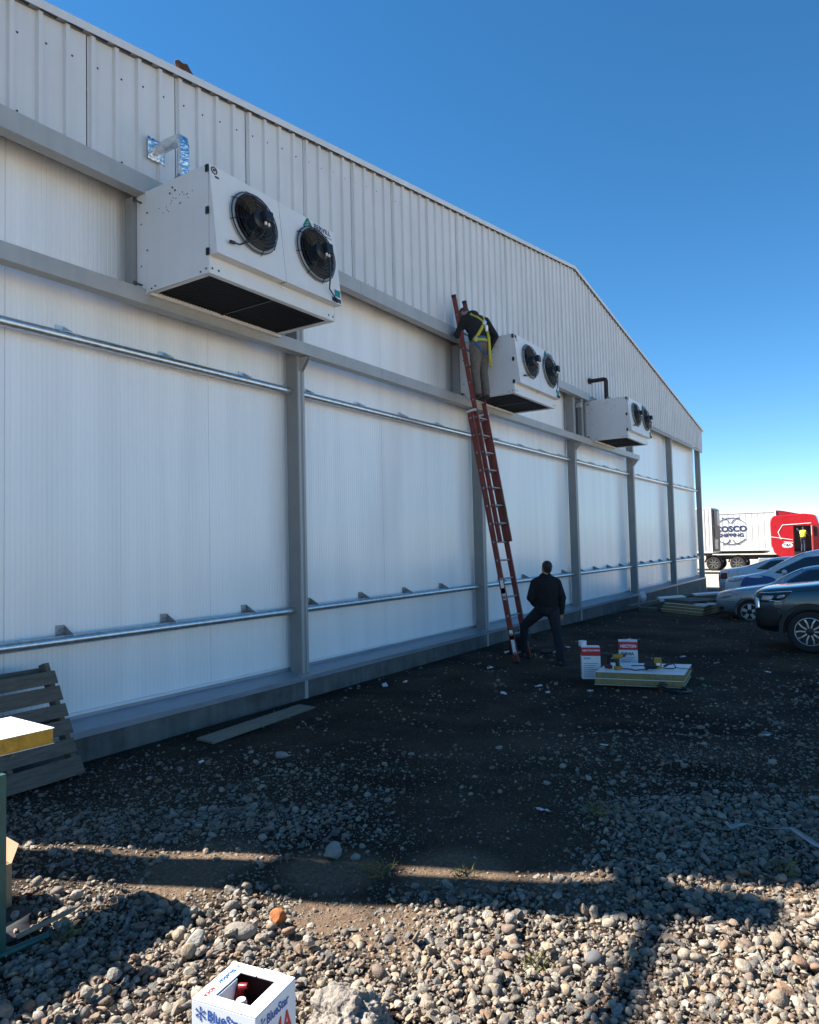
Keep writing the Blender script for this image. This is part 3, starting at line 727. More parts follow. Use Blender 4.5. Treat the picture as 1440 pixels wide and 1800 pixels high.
def rots(n, tilt):
    a = rng.uniform(0, 2*PI, n); bx = rng.normal(0, tilt, n); by = rng.normal(0, tilt, n)
    ca, sa = np.cos(a), np.sin(a); cb, sb = np.cos(bx), np.sin(bx); cc, sc = np.cos(by), np.sin(by)
    Rz = np.zeros((n, 3, 3)); Rz[:, 0, 0] = ca; Rz[:, 0, 1] = -sa; Rz[:, 1, 0] = sa; Rz[:, 1, 1] = ca; Rz[:, 2, 2] = 1
    Rx = np.zeros((n, 3, 3)); Rx[:, 0, 0] = 1; Rx[:, 1, 1] = cb; Rx[:, 1, 2] = -sb; Rx[:, 2, 1] = sb; Rx[:, 2, 2] = cb
    Ry = np.zeros((n, 3, 3)); Ry[:, 1, 1] = 1; Ry[:, 0, 0] = cc; Ry[:, 0, 2] = sc; Ry[:, 2, 0] = -sc; Ry[:, 2, 2] = cc
    return np.einsum('nij,njk,nkl->nil', Rx, Ry, Rz)
def stones_mesh(name, pos, rad, sub, m, angular=.5, tilt=.35, smooth=True):
    A, f = stone_shapes(sub, 10, True); B, _ = stone_shapes(sub, 10, False)
    n = len(pos); R = rots(n, tilt); pick = rng.integers(0, 10, n); ang = rng.random(n) < angular
    shp = np.array(A+B); base = shp[np.where(ang, pick, pick+10)]
    V = np.einsum('nij,nvj->nvi', R, base)*rad[:, None, None]+pos[:, None, :]
    nv = base.shape[1]; F = (f[None]+(np.arange(n)*nv)[:, None, None]).reshape(-1, 3)
    me = bpy.data.meshes.new(name); V = V.reshape(-1, 3)
    me.vertices.add(len(V)); me.vertices.foreach_set('co', V.ravel())
    me.loops.add(len(F)*3); me.loops.foreach_set('vertex_index', F.ravel().astype(np.int32))
    me.polygons.add(len(F)); me.polygons.foreach_set('loop_start', np.arange(0, len(F)*3, 3, dtype=np.int32))
    me.polygons.foreach_set('use_smooth', np.repeat((~ang) & smooth, len(f))); me.update(); me.validate()
    me.materials.append(m); return me
def stone_material():
    m = bpy.data.materials.new('gravel_stone'); m.use_nodes = True; nt = m.node_tree; N = nt.nodes; L = nt.links; b = N['Principled BSDF']
    b.inputs['Roughness'].default_value = .82; b.inputs['Specular IOR Level'].default_value = .3
    g = N.new('ShaderNodeNewGeometry'); cr = N.new('ShaderNodeValToRGB'); cr.color_ramp.interpolation = 'CONSTANT'
    cols = [(.23, .215, .195), (.30, .275, .24), (.17, .165, .16), (.26, .225, .185), (.34, .32, .29), (.13, .13, .13), (.28, .225, .18), (.21, .205, .19), (.31, .265, .205), (.19, .155, .135), (.24, .24, .235), (.25, .175, .13), (.36, .34, .30), (.155, .145, .13)]
    e = cr.color_ramp.elements
    for i, c in enumerate(cols):
        if i < 2: el = e[i]; el.position = i/len(cols)
        else: el = e.new(i/len(cols))
        el.color = (c[0]*.80, c[1]*.73, c[2]*.65, 1)
    L.new(g.outputs['Random Per Island'], cr.inputs[0])
    tc = N.new('ShaderNodeTexCoord'); nz = N.new('ShaderNodeTexNoise'); nz.inputs['Scale'].default_value = 55; nz.inputs['Detail'].default_value = 6; nz.inputs['Roughness'].default_value = .7; L.new(tc.outputs['Object'], nz.inputs['Vector'])
    mr = N.new('ShaderNodeMapRange'); mr.inputs['From Min'].default_value = .3; mr.inputs['From Max'].default_value = .7; mr.inputs['To Min'].default_value = .6; mr.inputs['To Max'].default_value = 1.35; L.new(nz.outputs['Fac'], mr.inputs['Value'])
    sc = N.new('ShaderNodeVectorMath'); sc.operation = 'SCALE'; L.new(cr.outputs[0], sc.inputs[0]); L.new(mr.outputs[0], sc.inputs['Scale']); L.new(sc.outputs[0], b.inputs['Base Color'])
    bp = N.new('ShaderNodeBump'); bp.inputs['Strength'].default_value = .5; bp.inputs['Distance'].default_value = .008
    n2 = N.new('ShaderNodeTexNoise'); n2.inputs['Scale'].default_value = 130; n2.inputs['Detail'].default_value = 5; L.new(tc.outputs['Object'], n2.inputs['Vector'])
    L.new(n2.outputs['Fac'], bp.inputs['Height']); L.new(bp.outputs[0], b.inputs['Normal']); return m
M_stone = stone_material()
fwd2 = np.array([-math.sin(YAW), math.cos(YAW)]); rgt2 = np.array([math.cos(YAW), math.sin(YAW)])
def field_noise(x, y, s, seed=0.):
    return np.array([noise.noise((a*s+seed, b*s-seed, seed)) for a, b in zip(x, y)])
# (x, y, radius, weight): where the pebbles lie thick (+) or the bare soil shows (-)
BLOBS = [(-4.3, 4.3, .9, .75), (-3.6, 4.35, .7, .6), (-5.0, 3.5, .9, .75), (-2.9, 4.1, .5, .25),
         (-1.5, 5.2, .8, .45), (-.6, 5.6, 1.0, .6), (-.2, 4.9, .9, .9), (-1.0, 4.6, .6, .5), (-2.0, 7.0, 1.0, .35), (-.9, 8.2, 1.6, .35), (.3, 7.6, 1.6, .55), (-.6, 10.2, 1.5, .45), (.6, 10.5, 1.5, .5),
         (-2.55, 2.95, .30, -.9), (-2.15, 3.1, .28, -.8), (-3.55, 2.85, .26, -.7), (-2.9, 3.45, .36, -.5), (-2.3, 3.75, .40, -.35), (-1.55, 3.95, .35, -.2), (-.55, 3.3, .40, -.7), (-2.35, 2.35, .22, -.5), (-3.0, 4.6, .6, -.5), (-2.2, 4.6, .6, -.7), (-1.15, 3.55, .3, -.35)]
def cover(x, y):
    dep = x*fwd2[0]+y*fwd2[1]
    c = .07+1.4*(1-sstep(3.55, 4.6, dep))+.10*(1-sstep(4.6, 5.6, dep))
    for bx, by, br, w in BLOBS: c = c+w*np.exp(-((x-bx)**2+(y-by)**2)/(br*br))
    return c
def scatter(nc, d0, d1, half, rmean, rsig, rmin, rmax, fn, sink, power=1.0):
    d = d0+(d1-d0)*rng.random(nc)**power; l = rng.uniform(-1, 1, nc)*(half*d+.4)
    x = fwd2[0]*d+rgt2[0]*l; y = fwd2[1]*d+rgt2[1]*l
    k = (x > -6.32) & (rng.random(nc) < fn(x, y)); x, y = x[k], y[k]
    r = np.clip(rmean*np.exp(rng.normal(0, rsig, len(x))), rmin, rmax)
    z = ground_z(x, y)+r*sink*rng.uniform(-.3, 1.0, len(x)); return np.stack([x, y, z], -1), r
pn1 = lambda x, y: .5+.9*field_noise(x, y, 1.7, 3.1)
near = lambda x, y: np.clip(cover(x, y)*(.95+.6*field_noise(x, y, 2.3, 1.7)), 0, 1)
# a thick bed close to the camera: two layers
P1, R1 = scatter(52000, 1.7, 5.6, .78, .0128, .50, .0055, .046, near, .45)
P2, R2 = scatter(13000, 1.7, 4.4, .78, .0165, .45, .008, .046, lambda x, y: np.clip(near(x, y)-.35, 0, 1), .9); P2[:, 2] += .010
farc = lambda x, y: np.clip((cover(x, y)-.02)*.5+.42*np.clip(pn1(x, y)-.40, 0, 1), 0.03, .8)
P3, R3 = scatter(52000, 5.0, 16, .72, .0150, .45, .006, .05, farc, .3, 1.15)
P4, R4 = scatter(6000, 15, 34, .6, .020, .35, .01, .05, lambda x, y: np.full(len(x), .5), .35)
P5, R5 = scatter(60000, 1.7, 7.0, .75, .0075, .35, .004, .014, lambda x, y: np.clip(.22+.6*cover(x, y), .20, .8), .4, 1.1)
gravel = link('gravel', stones_mesh('gravel', np.concatenate([P1, P2]), np.concatenate([R1, R2]), 2, M_stone, .78, .5)); tag(gravel, 'grey and tan river gravel covering the foreground', 'gravel', kind='stuff')
g2 = link('scattered_gravel', stones_mesh('scattered_gravel', np.concatenate([P3, P4]), np.concatenate([R3, R4]), 1, M_stone, .6, .3)); tag(g2, 'small dark pebbles scattered over the shaded soil', 'gravel', kind='stuff')
g3 = link('fine_grit', stones_mesh('fine_grit', P5, R5, 1, M_stone, .7, .5, False)); tag(g3, 'fine grit between the pebbles', 'gravel', kind='stuff')

# single stones that stand out
def rock(name, loc, size, rz, m, label, cat='stone', seed=0, rough=.12, sub=4, flat=.3, parts=5):
    bm = bmesh.new(); bmesh.ops.create_icosphere(bm, subdivisions=sub, radius=1); r = random.Random(seed)
    planes = [(Vector((r.gauss(0, 1), r.gauss(0, 1), r.gauss(0, 1))).normalized(), r.uniform(.48, .78)) for _ in range(parts)]
    for v in bm.verts:
        for d, h in planes:
            t = v.co.dot(d)
            if t > h: v.co -= d*(t-h)*.92
        p = v.co.copy()
        v.co += p.normalized()*(noise.fractal(p*2.2+Vector((seed, 0, 0)), .8, 2.2, 5)*rough+noise.noise(p*9+Vector((seed, 3, 1)))*rough*.22)
        v.co.x *= size[0]; v.co.y *= size[1]; v.co.z *= size[2]
    me = bpy.data.meshes.new(name); bm.to_mesh(me); bm.free(); me.shade_smooth(); me.materials.append(m)
    o = link(name, me); o.location = (loc[0], loc[1], gz(loc[0], loc[1])+size[2]*flat+(loc[2] if len(loc) > 2 else 0)); o.rotation_euler = (0, 0, rz); return tag(o, label, cat)
M_rock = mat('pitted_rock', (.20, .175, .15), .95, var=.45, scale=14, bump=1.0, bscale=45)
M_ostone = mat('orange_stone', (.30, .095, .022), .85, var=.45, scale=22, bump=.4, bscale=60)
M_gstone = mat('grey_stone', (.17, .15, .125), .85, var=.25, scale=18, bump=.4, bscale=60)
M_pstone = mat('pale_stone', (.23, .215, .19), .85, var=.2, scale=18, bump=.4, bscale=60)
rock('boulder', (-1.93, 2.36), (.175, .15, .105), .5, M_rock, 'large rough pitted grey rock behind the white refrigerant box', 'rock', 5, .26, 6, .5, 2)
rock('orange_stone', (-2.74, 2.83), (.052, .042, .052), .3, M_ostone, 'orange angular stone on the bright gravel', seed=2, sub=4, flat=.6, parts=11, rough=.05)
rock('round_stone', (-2.82, 2.64), (.085, .066, .042), .4, M_gstone, 'smooth rounded tan stone left of the orange stone', seed=8, rough=.04, sub=3, parts=1, flat=.6)
rock('flat_stone', (-2.93, 2.45), (.058, .05, .05), .9, M_pstone, 'square flat-faced stone near the rounded tan stone', seed=11, rough=.05, sub=3, flat=.6)
rock('pale_stone', (-3.0, 3.6), (.055, .075, .06), .2, M_pstone, 'upright pale stone on the dark soil in mid ground', seed=13, sub=3, flat=.6)
rock('pale_stone', (-2.86, 3.66), (.035, .03, .025), .2, M_pstone, 'small pale pebble beside the upright pale stone', seed=14, sub=3, flat=.5)
rock('pink_stone', (-1.36, 2.55), (.065, .045, .035), .2, mat('pink_stone', (.26, .125, .085), .85, var=.25, scale=18, bump=.3), 'pinkish flat stone low in the bright gravel', seed=21, sub=3, flat=.6)
rock('dark_stone', (-1.2, 3.35), (.05, .04, .03), 1.2, mat('dark_stone', (.09, .09, .095), .8, var=.25, scale=18), 'dark rounded stone at the shadow fork', seed=23, rough=.04, sub=3, parts=1, flat=.6)
rock('pale_stone', (-4.75, 5.0), (.07, .05, .04), .4, M_pstone, 'pale stone on the dark soil near the plank', seed=31, sub=3, flat=.5)

# ------------------------------------------------------------------ white refrigerant box in front
bx = empty('refrigerant_box', (-1.966, 1.857, gz(-1.966, 1.857)), math.radians(9), 'white cardboard refrigerant box with blue and red print, open top', 'box')
w, d, h = .272, .240, .43
t = .005
x0, x1, y0, y1 = -w/2, w/2, -d/2, d/2
MB().box((x0, y0, 0), (x1, y0+t, h-.006)).build('box_side', M_boxwhite, bx, .0015)
MB().box((x0, y1-t, 0), (x1, y1, h-.006)).build('box_side', M_boxwhite, bx, .0015)
MB().box((x0, y0+t, 0), (x0+t, y1-t, h-.006)).build('box_side', M_boxwhite, bx, .0015)
MB().box((x1-t, y0+t, 0), (x1, y1-t, h-.006)).build('box_side', M_boxwhite, bx, .0015)
MB().box((x0+t, y0+t, 0), (x1-t, y1-t, t)).build('box_base', M_boxwhite, bx)
hx0, hx1, hy0, hy1 = -.070, .082, -.075, .072
zt = h-.005
MB().box((x0, y0, zt), (hx0, y1, h)).build('top_flap', M_boxwhite, bx, .001)
MB().box((hx1, y0, zt), (x1, y1, h)).build('top_flap', M_boxwhite, bx, .001)
MB().box((hx0+.0006, y0, zt), (hx1-.0006, hy0, h)).build('top_flap', M_boxwhite, bx, .001)
MB().box((hx0+.0006, hy1, zt), (-.004, y1, h)).build('top_flap', M_boxwhite, bx, .001)
MB().box((.002, hy1, zt), (hx1-.0006, y1, h+.003)).build('top_flap', M_boxwhite, bx, .001)
M_inner_dark = mat('inner_dark_brown', (.055, .026, .022), .9)  # dark brown walls added to darken the inside of the box
for lo_, hi_ in (((x0+t, y0+t, .01), (x0+t+.003, y1-t, zt-.002)), ((x1-t-.003, y0+t, .01), (x1-t, y1-t, zt-.002)), ((x0+t+.003, y0+t, .01), (x1-t-.003, y0+t+.003, zt-.002)), ((x0+t+.003, y1-t-.003, .01), (x1-t-.003, y1-t, zt-.002))):
    MB().box(lo_, hi_).build('inner_dark_wall', M_inner_dark, bx)
MB().box((hx0+.002, hy0+.002, zt-.085), (hx0+.006, hy1-.03, zt-.001)).build('folded_tab', M_boxwhite, bx)
def snowflake(name, c, xd, yd, R, parent, m=M_blue_print):
    x = Vector(xd).normalized(); y = Vector(yd).normalized(); n = x.cross(y); mb = MB(); c = Vector(c)+n*.0012
    def bar(p, q, w):
        p, q = Vector(p), Vector(q); e = (q-p).normalized(); f = Vector((-e.y, e.x))*w
        mb.add([c+x*(a.x)+y*(a.y) for a in (p-f, q-f, q+f, p+f)], [(0, 1, 2, 3)])
    for k in range(6):
        a = PI/3*k+PI/6; e = Vector((math.cos(a), math.sin(a)))
        bar((0, 0), e*R, R*.075)
        for rr in (.5, .75):
            for s in (-.75, .75):
                b = a+s; bar(e*R*rr, e*R*rr+Vector((math.cos(b), math.sin(b)))*R*.3, R*.055)
    mb.build(name, m, parent)
# near face (towards -y) and the face on the right (+x), then the top
X, Z, Yv = (1, 0, 0), (0, 0, 1), (0, 1, 0)
snowflake('snowflake_print', (x0+.040, y0, h-.042), X, Z, .024, bx)
put_text('brand_print', 'BlueStar', .050, M_blue_print, bx, (x0+.069, y0, h-.058), X, Z, bold=.0012, sx=.92)
put_text('number_print', '404A', .105, M_red_print, bx, (x0+.055, y0, h-.158), X, Z, bold=.002)
snowflake('snowflake_print', (x1, y0+.034, h-.046), Yv, Z, .022, bx)
put_text('brand_print', 'BlueStar', .045, M_blue_print, bx, (x1, y0+.060, h-.060), Yv, Z, bold=.0012, sx=.88)
put_text('number_print', '404A', .105, M_red_print, bx, (x1, y0+.028, h-.155), Yv, Z, bold=.002, sx=.8)
snowflake('snowflake_print', (x0+.034, y1-.024, h), (0, -1, 0), X, .012, bx)
put_text('brand_print', 'BlueStar', .027, M_blue_print, bx, (x0+.026, y1-.044, h), (0, -1, 0), X, bold=.0007)
put_text('number_print', '404A', .027, M_red_print, bx, (x0+.026, y1-.160, h), (0, -1, 0), X, bold=.0007)
lb = MB()
for a, b, c, e in ((.096, -.06, .097, .05), (.122, -.06, .123, .05), (.096, -.06, .123, -.059), (.096, .049, .123, .05)): lb.box((a, b, h+.0004), (c, e, h+.0010))
for q in range(3): lb.box((.101+q*.007, -.05, h+.0004), (.1025+q*.007, .04, h+.0010))
lb.build('fine_print', M_navy, bx)
cyl = empty('gas_cylinder', (-1.966, 1.857, gz(-1.966, 1.857)+.006), math.radians(9), 'red gas cylinder standing inside the white refrigerant box', 'gas cylinder')
M_redcan = mat('red_can', (.20, .008, .010), .35, var=.08, spec=.5)
MB().lathe([(.09, 0), (.113, .02), (.113, .25), (.10, .285), (.06, .31), (.0, .315)], 28, 0, None, cap=False).build('can', M_redcan, cyl, 0, True)
hb_ = MB()
hb_.tube([(-.055, .03, .30), (-.055, .035, .36), (-.045, .04, .395), (-.02, .045, .40)], [.010, .017, .017, .010], 10)
hb_.build('carry_handle', M_redcan, cyl, 0, True)
MB().lathe([(.02, 0), (.02, .03), (.012, .04)], 12, 0, Matrix.Translation((.0, -.02, .312))).build('valve', M_alu, cyl, 0, True)
MB().lathe([(.021, 0), (.022, .04), (.016, .05), (.0, .052)], 14, 0, Matrix.Translation((.0, -.02, .345)), cap=False).build('valve_cap', mat('clear_cap', (.7, .66, .64), .2, var=.15, spec=.6), cyl, 0, True)
MB().cbox((.065, .03, .36), (.03, .05, .02)).build('valve_knob', mat('orange_plastic', (.6, .10, .02), .5), cyl, .006)

# ------------------------------------------------------------------ red and white refrigerant cartons beyond
def carton(loc, rz, w, d, h, label, band, big):
    c = empty('refrigerant_carton', (loc[0], loc[1], gz(*loc)), rz, label, 'carton', 'red and white refrigerant cartons')
    MB().box((-w/2, -d/2, 0), (w/2, d/2, h-band)).build('carton_body', M_boxwhite, c, .003)
    MB().box((-w/2-.0005, -d/2-.0005, h-band+.0005), (w/2+.0005, d/2+.0005, h-.003)).build('red_band', M_red_print, c, .003)
    MB().box((-w/2, -d/2, h-.0025), (w/2, d/2, h)).build('carton_top', M_boxwhite, c)
    f = (-w/2, -d/2)
    if big:
        put_text('brand_print', 'NECTON', .060, M_white_print, c, (-w/2+.025, -d/2-.001, h-.087), X, Z, bold=.002, sx=.92)
        put_text('number_print', 'R404A', .066, M_black_print, c, (-w/2+.035, -d/2, h-band-.078), X, Z, bold=.002)
    else:
        put_text('brand_print', 'NECTON R404A', .036, M_white_print, c, (-w/2+.014, -d/2-.001, h-.058), X, Z, bold=.0012, sx=.95)
        put_text('type_print', 'R404A', .034, M_black_print, c, (-w/2+.03, -d/2, h-band-.045), X, Z, bold=.0005)
    pr = MB()
    for i in range(8):
        z = h-band-.11-.03*i
        if z > .03: pr.box((-w/2+.03, -d/2-.0013, z), (w/2-.04-.03*((i*7) % 3), -d/2-.0005, z+.006))
    pr.build('fine_print', M_black_print, c)
    bl = MB()
    for i in range(5): bl.box((-w/2-.0013, -d/2+.05, .05+.05*i), (-w/2-.0005, d/2-.06, .075+.05*i))
    bl.build('side_print', M_blue_print, c)
    return c
c1 = carton((-3.55, 10.16), math.radians(24), .265, .20, .455, 'red and white refrigerant carton standing left of the drills', .125, False)
c2 = carton((-3.24, 10.98), math.radians(17), .275, .27, .435, 'red and white refrigerant carton behind the panel stack, with open top', .125, True)
MB().add([(-.13, -.13, .436), (.0, -.1, .447), (.06, .0, .47), (-.06, .06, .438)], [(0, 1, 2, 3)]).add([(.13, -.13, .436), (.10, .05, .45), (.04, .12, .437)], [(0, 1, 2)]).build('top_flap', M_boxwhite, c2)
cap = MB().lathe([(.055, 0), (.058, .004), (.058, .07), (.052, .075), (.045, .075), (.045, .02), (.0, .02)], 22, 0, None, cap=False).build('tape_roll', M_sheet, None, 0, True)
cap.location = (-3.66, 10.16, gz(-3.66, 10.16)+.4555); tag(cap, 'white tape roll lying on top of the left refrigerant carton', 'tape roll')

# stack of two sandwich panels with tools on it
def sandwich(name, pts, z0, th, label, foam, group=None, sag=0):
    cx = sum(p[0] for p in pts)/4; cy = sum(p[1] for p in pts)/4
    r = empty(name, (cx, cy, z0), 0, label, 'insulated panel', group); L_ = [(p[0]-cx, p[1]-cy) for p in pts]
    e = .003
    ins = [(p[0]*(1-.008), p[1]*(1-.008)) for p in L_]
    MB().prism(ins, e, th-e, 'z').build('foam_core', foam, r)
    MB().prism(L_, 0, e-.0003, 'z').build('sheet_skin', M_sheet, r); MB().prism(L_, th-e+.0003, th, 'z').build('sheet_skin', M_sheet, r)
    return r
gp = gz(-2.7, 10.2)+.02
ptsP = [(-3.31, 9.60), (-2.20, 9.86), (-2.29, 10.75), (-3.38, 10.42)]
sandwich('sandwich_panel', ptsP, gp, .085, 'lower of two white-faced yellow foam panels on the ground', M_foam2)
sandwich('sandwich_panel', [(x+.012, y+.01) for x, y in ptsP], gp+.087, .085, 'upper of two white-faced yellow foam panels, carrying the power tools', M_foam2)
PT = gp+.173
def drill(loc, rz, col, body, label):
    r = empty('cordless_drill', loc, rz, label, 'drill', 'cordless drills standing on the panel')
    mb_ = mat('drill_'+col[0], col[1], .5)
    MB().box((-.06, -.036, 0), (.06, .036, .055)).build('battery', mb_, r, .008)
    MB().prism([(-.035, .05), (.03, .05), (.012, .17), (-.04, .17)], -.02, .02, 'y').build('handle', M_black, r, .008)
    MB().lathe([(.024, -.09), (.036, -.07), (.038, .05), (.030, .085)], 16, 0, Matrix.Translation((0, 0, .20)) @ Matrix.Rotation(PI/2, 4, 'Y')).build('motor_body', body, r, 0, True)
    MB().lathe([(.028, 0), (.027, .035), (.012, .075)], 14, 0, Matrix.Translation((.085, 0, .20)) @ Matrix.Rotation(PI/2, 4, 'Y')).build('chuck', M_black, r, 0, True)
    MB().box((.012, -.008, .125), (.034, .008, .16)).build('trigger', M_black, r, .002)
    r.scale = (.86, .86, .92)
M_dy = mat('drill_yellow', (.36, .20, .02), .5)
drill((-3.22, 9.95, PT), 2.6, ('red', (.16, .008, .014)), M_black, 'black and red cordless drill standing nearest the carton')
drill((-3.07, 9.90, PT), 1.0, ('yellow', (.36, .20, .02)), M_dy, 'black and yellow cordless drill standing on the panel')
rh = empty('rotary_hammer', (-2.62, 10.06, PT), 0.25, 'yellow and black corded hammer drill lying on the panel', 'power tool')
MB().lathe([(.035, -.12), (.045, -.05), (.045, .05), (.03, .09)], 16, 0, Matrix.Translation((-.04, 0, .06)) @ Matrix.Rotation(-PI/2, 4, 'Y')).build('gear_case', M_black, rh, 0, True)
MB().cbox((.05, 0, .10), (.10, .075, .15)).build('motor_body', M_dy, rh, .02)
MB().cbox((.055, -.0435, .09), (.05, .006, .035)).build('name_plate', M_white_print, rh, .002)
MB().tube([(.12, 0, .06), (.16, 0, .07), (.19, 0, .11), (.18, 0, .16), (.13, 0, .18)], .016, 8).build('handle', M_black, rh, 0, True)
MB().tube([(-.13, 0, .06), (-.30, -.01, .055)], .008, 8).build('drill_bit', M_bolt, rh)
MB().tube([(-.11, -.02, .05), (-.10, -.12, .03)], .015, 8).build('side_handle', M_black, rh)
cord = MB().tube([(.19, 0, .08), (.25, -.02, .10), (.28, .02, .04), (.24, .10, .012), (.10, .14, .012), (-.05, .10, .012), (-.12, -.02, .012), (-.25, -.12, .012), (-.3, -.05, .012), (-.42, -.02, .012)], .008, 6)
cord.tube([(.28, .02, .04), (.36, .15, .012), (.46, .1, .012), (.5, .0, .012)], .006, 6); cord.build('power_cord', M_black, rh, 0, True)
coil = MB()
for q in range(5): coil.ring((0, 0, .012+.009*q), (0.05*q, .03, 1), .17+.02*(q % 3), .008, 30, 6)
co = coil.build('cable_coil', M_black, None, 0, True); co.location = (-2.28, 9.70, gz(-2.3, 9.7)+.01); tag(co, 'black cable coiled on the ground at the panel corner', 'cable')

# ------------------------------------------------------------------ left edge: foam panel on pipe trestle, carton, green stand
fgp = sandwich('sandwich_panel', [(-4.03, .6), (-3.945, 2.31), (-4.46, 2.335), (-4.55, .6)], .912, .088, 'sunlit white panel with orange foam edge at the left edge', M_foam)
gs = empty('green_stand', (-3.67, 1.88, 0), 0, 'dark green steel stand under the sunlit foam panel at the left edge', 'stand')
sub(MB().box((-3.70, 1.855, .03), (-3.655, 1.895, .90)), 'post', M_green, gs, .003)
sub(MB().tube([(-3.675, 1.75, .035), (-3.645, 2.10, .03)], .020, 10), 'foot', M_green, gs, 0, True)
for xx, yy in ((-4.5, 1.70), (-3.70, .9), (-4.5, .9)): sub(MB().box((xx, yy-.045, .0), (xx+.045, yy-.005, .866)), 'post', M_green, gs, .003)
sub(MB().tube([(-4.5, 2.05, .885), (-4.06, 2.135, .885)], .025, 14).tube([(-4.06, 2.135, .885), (-4.056, 2.136, .885)], .019, 14), 'cross_pipe', M_bolt, gs, 0, True)
sub(MB().tube([(-4.55, .88, .887), (-3.62, .88, .887)], .024, 12), 'cross_pipe', M_bolt, gs, 0, True)
sub(MB().tube([(-4.52, 1.66, .887), (-3.66, 1.82, .887)], .024, 12), 'cross_pipe', M_bolt, gs, 0, True)
sub(MB().box((-3.70, .94, .82), (-3.655, 1.855, .86)), 'top_bar', M_green, gs, .003)
cb_ = empty('cardboard_box', (-4.29, 1.94, gz(-4.27, 1.98)), math.radians(-4), 'open brown cardboard box behind the green post', 'cardboard box')
w, d, h = .34, .46, .27
MB().box((w/2-.006, -d/2, 0), (w/2, d/2, h)).build('box_side', M_card, cb_); MB().box((-w/2, -d/2, 0), (-w/2+.006, d/2, h)).build('box_side', M_card, cb_)
MB().box((-w/2+.006, -d/2, 0), (w/2-.006, -d/2+.006, h)).build('box_side', M_card, cb_); MB().box((-w/2+.006, d/2-.006, 0), (w/2-.006, d/2, h)).build('box_side', M_card, cb_)
MB().box((-w/2+.006, -d/2+.006, 0), (w/2-.006, d/2-.006, .006)).build('box_base', M_card, cb_)
MB().add([(w/2-.003, d/2, h), (-w/2, d/2, h), (-w/2+.03, d/2+.05, h+.09), (w/2-.03, d/2+.05, h+.08)], [(0, 1, 2, 3)]).build('top_flap', M_card, cb_)
MB().add([(-w/2, -d/2, h), (-w/2, d/2, h), (-w/2-.06, d/2-.02, h+.1), (-w/2-.06, -d/2+.02, h+.1)], [(0, 1, 2, 3)]).build('top_flap', M_card, cb_)
put_text('box_print', 'CHINA', .045, M_black_print, cb_, (w/2, d/2-.175, .19), (0, 1, 0), Z, bold=.0005)
put_text('box_print', '4', .04, M_black_print, cb_, (w/2, d/2-.20, .12), (0, 1, 0), Z, bold=.0005)
shb = MB(); N_ = 12
vs = [(-4.06+.34*i/(N_-1), 1.45+.70*j/(N_-1)+.05*math.sin(i*.6), .035+.018*math.sin(i*1.1+j*.7)+(.03 if i == N_-1 else 0)) for i in range(N_) for j in range(N_)]
shb.add(vs, [(i*N_+j, (i+1)*N_+j, (i+1)*N_+j+1, i*N_+j+1) for i in range(N_-1) for j in range(N_-1)])
sheet = shb.build('rubber_sheet', M_sky_rubber, None, 0, True); sm = sheet.modifiers.new('thickness', 'SOLIDIFY'); sm.thickness = .008
tag(sheet, 'black rubber sheet lying on gravel beside the cardboard box', 'sheet')
stick = MB().tube([(-3.72, 1.98, .055), (-3.70, 2.10, .07), (-3.72, 2.26, .06), (-3.76, 2.36, .05)], [.012, .014, .012, .006], 8).build('stick', M_wood2, None, 0, True); tag(stick, 'pale split stick along the edge of the black sheet', 'stick')

# ------------------------------------------------------------------ scrap pile by the far plinth
zp = gz(-4.8, 21.5)
for k in range(3):
    q = .04*k
    sandwich('sandwich_panel', [(-5.3+q, 21.35), (-4.0+q*.5, 20.45+q), (-3.75, 22.3), (-5.0, 22.9)], zp+.02+.083*k, .08, ['bottom', 'middle', 'top'][k]+' foam panel in the scrap stack near the far plinth', M_foam2)
sp_ = empty('wooden_pallet', (-4.5, 21.7, zp+.27), -.62, 'old wooden pallet lying on top of the scrap stack', 'pallet')
for yy in (-.5, 0, .5): MB().box((-.55, yy-.03, 0), (.55, yy+.03, .08)).build('stringer', M_wood, sp_, .004)
for i in range(6): MB().cbox((-.5+.2*i, 0, .09), (.12, 1.1, .018), 0, Matrix.Rotation(.04*math.sin(i*2), 3, 'Z')).build('deck_board', M_wood2, sp_, .003)
def scrap(name, c, size, rot, m, label, cat):
    o = MB().cbox((0, 0, 0), size).build(name, m, None, .006); o.location = c; o.rotation_euler = rot; return tag(o, label, cat)
scrap('foam_block', (-5.2, 22.2, zp+.34), (.75, .35, .10), (.05, -.06, .5), M_sheet, 'white foam block on the left of the scrap stack', 'foam block')
scrap('foam_block', (-4.3, 23.3, zp+.42), (1.0, .3, .05), (.05, -.05, .55), M_sheet, 'thin white strip at the back of the scrap stack', 'foam strip')
scrap('foam_block', (-4.0, 21.0, zp+.285), (.45, .26, .03), (.0, .02, .6), M_sheet, 'white offcut on the near corner of the scrap stack', 'foam strip')
scrap('board', (-5.75, 21.6, zp+.25), (.14, 1.5, .04), (.08, .1, -.55), M_wood2, 'brown board sticking out left of the scrap stack', 'board')
scrap('board', (-4.9, 24.2, zp+.35), (.12, 2.2, .04), (.05, .0, -.9), M_wood2, 'long pale board at the back of the scrap stack', 'board')
scrap('timber', (-5.65, 21.25, zp+.08), (.5, .22, .12), (.1, .05, .3), M_wood, 'dark timber lump at the left foot of the scrap stack', 'timber')
bag = MB().ball((0, 0, 0), (.12, .10, .16), 14, 10).build('plastic_bag', mat('white_plastic', (.62, .64, .66), .4, var=.1), None, 0, True)
for v in bag.data.vertices: v.co += noise.noise_vector(v.co*9)*.05
bag.location = (-5.95, 21.9, zp+.38); tag(bag, 'crumpled white plastic bag on the left end of the scrap', 'bag')
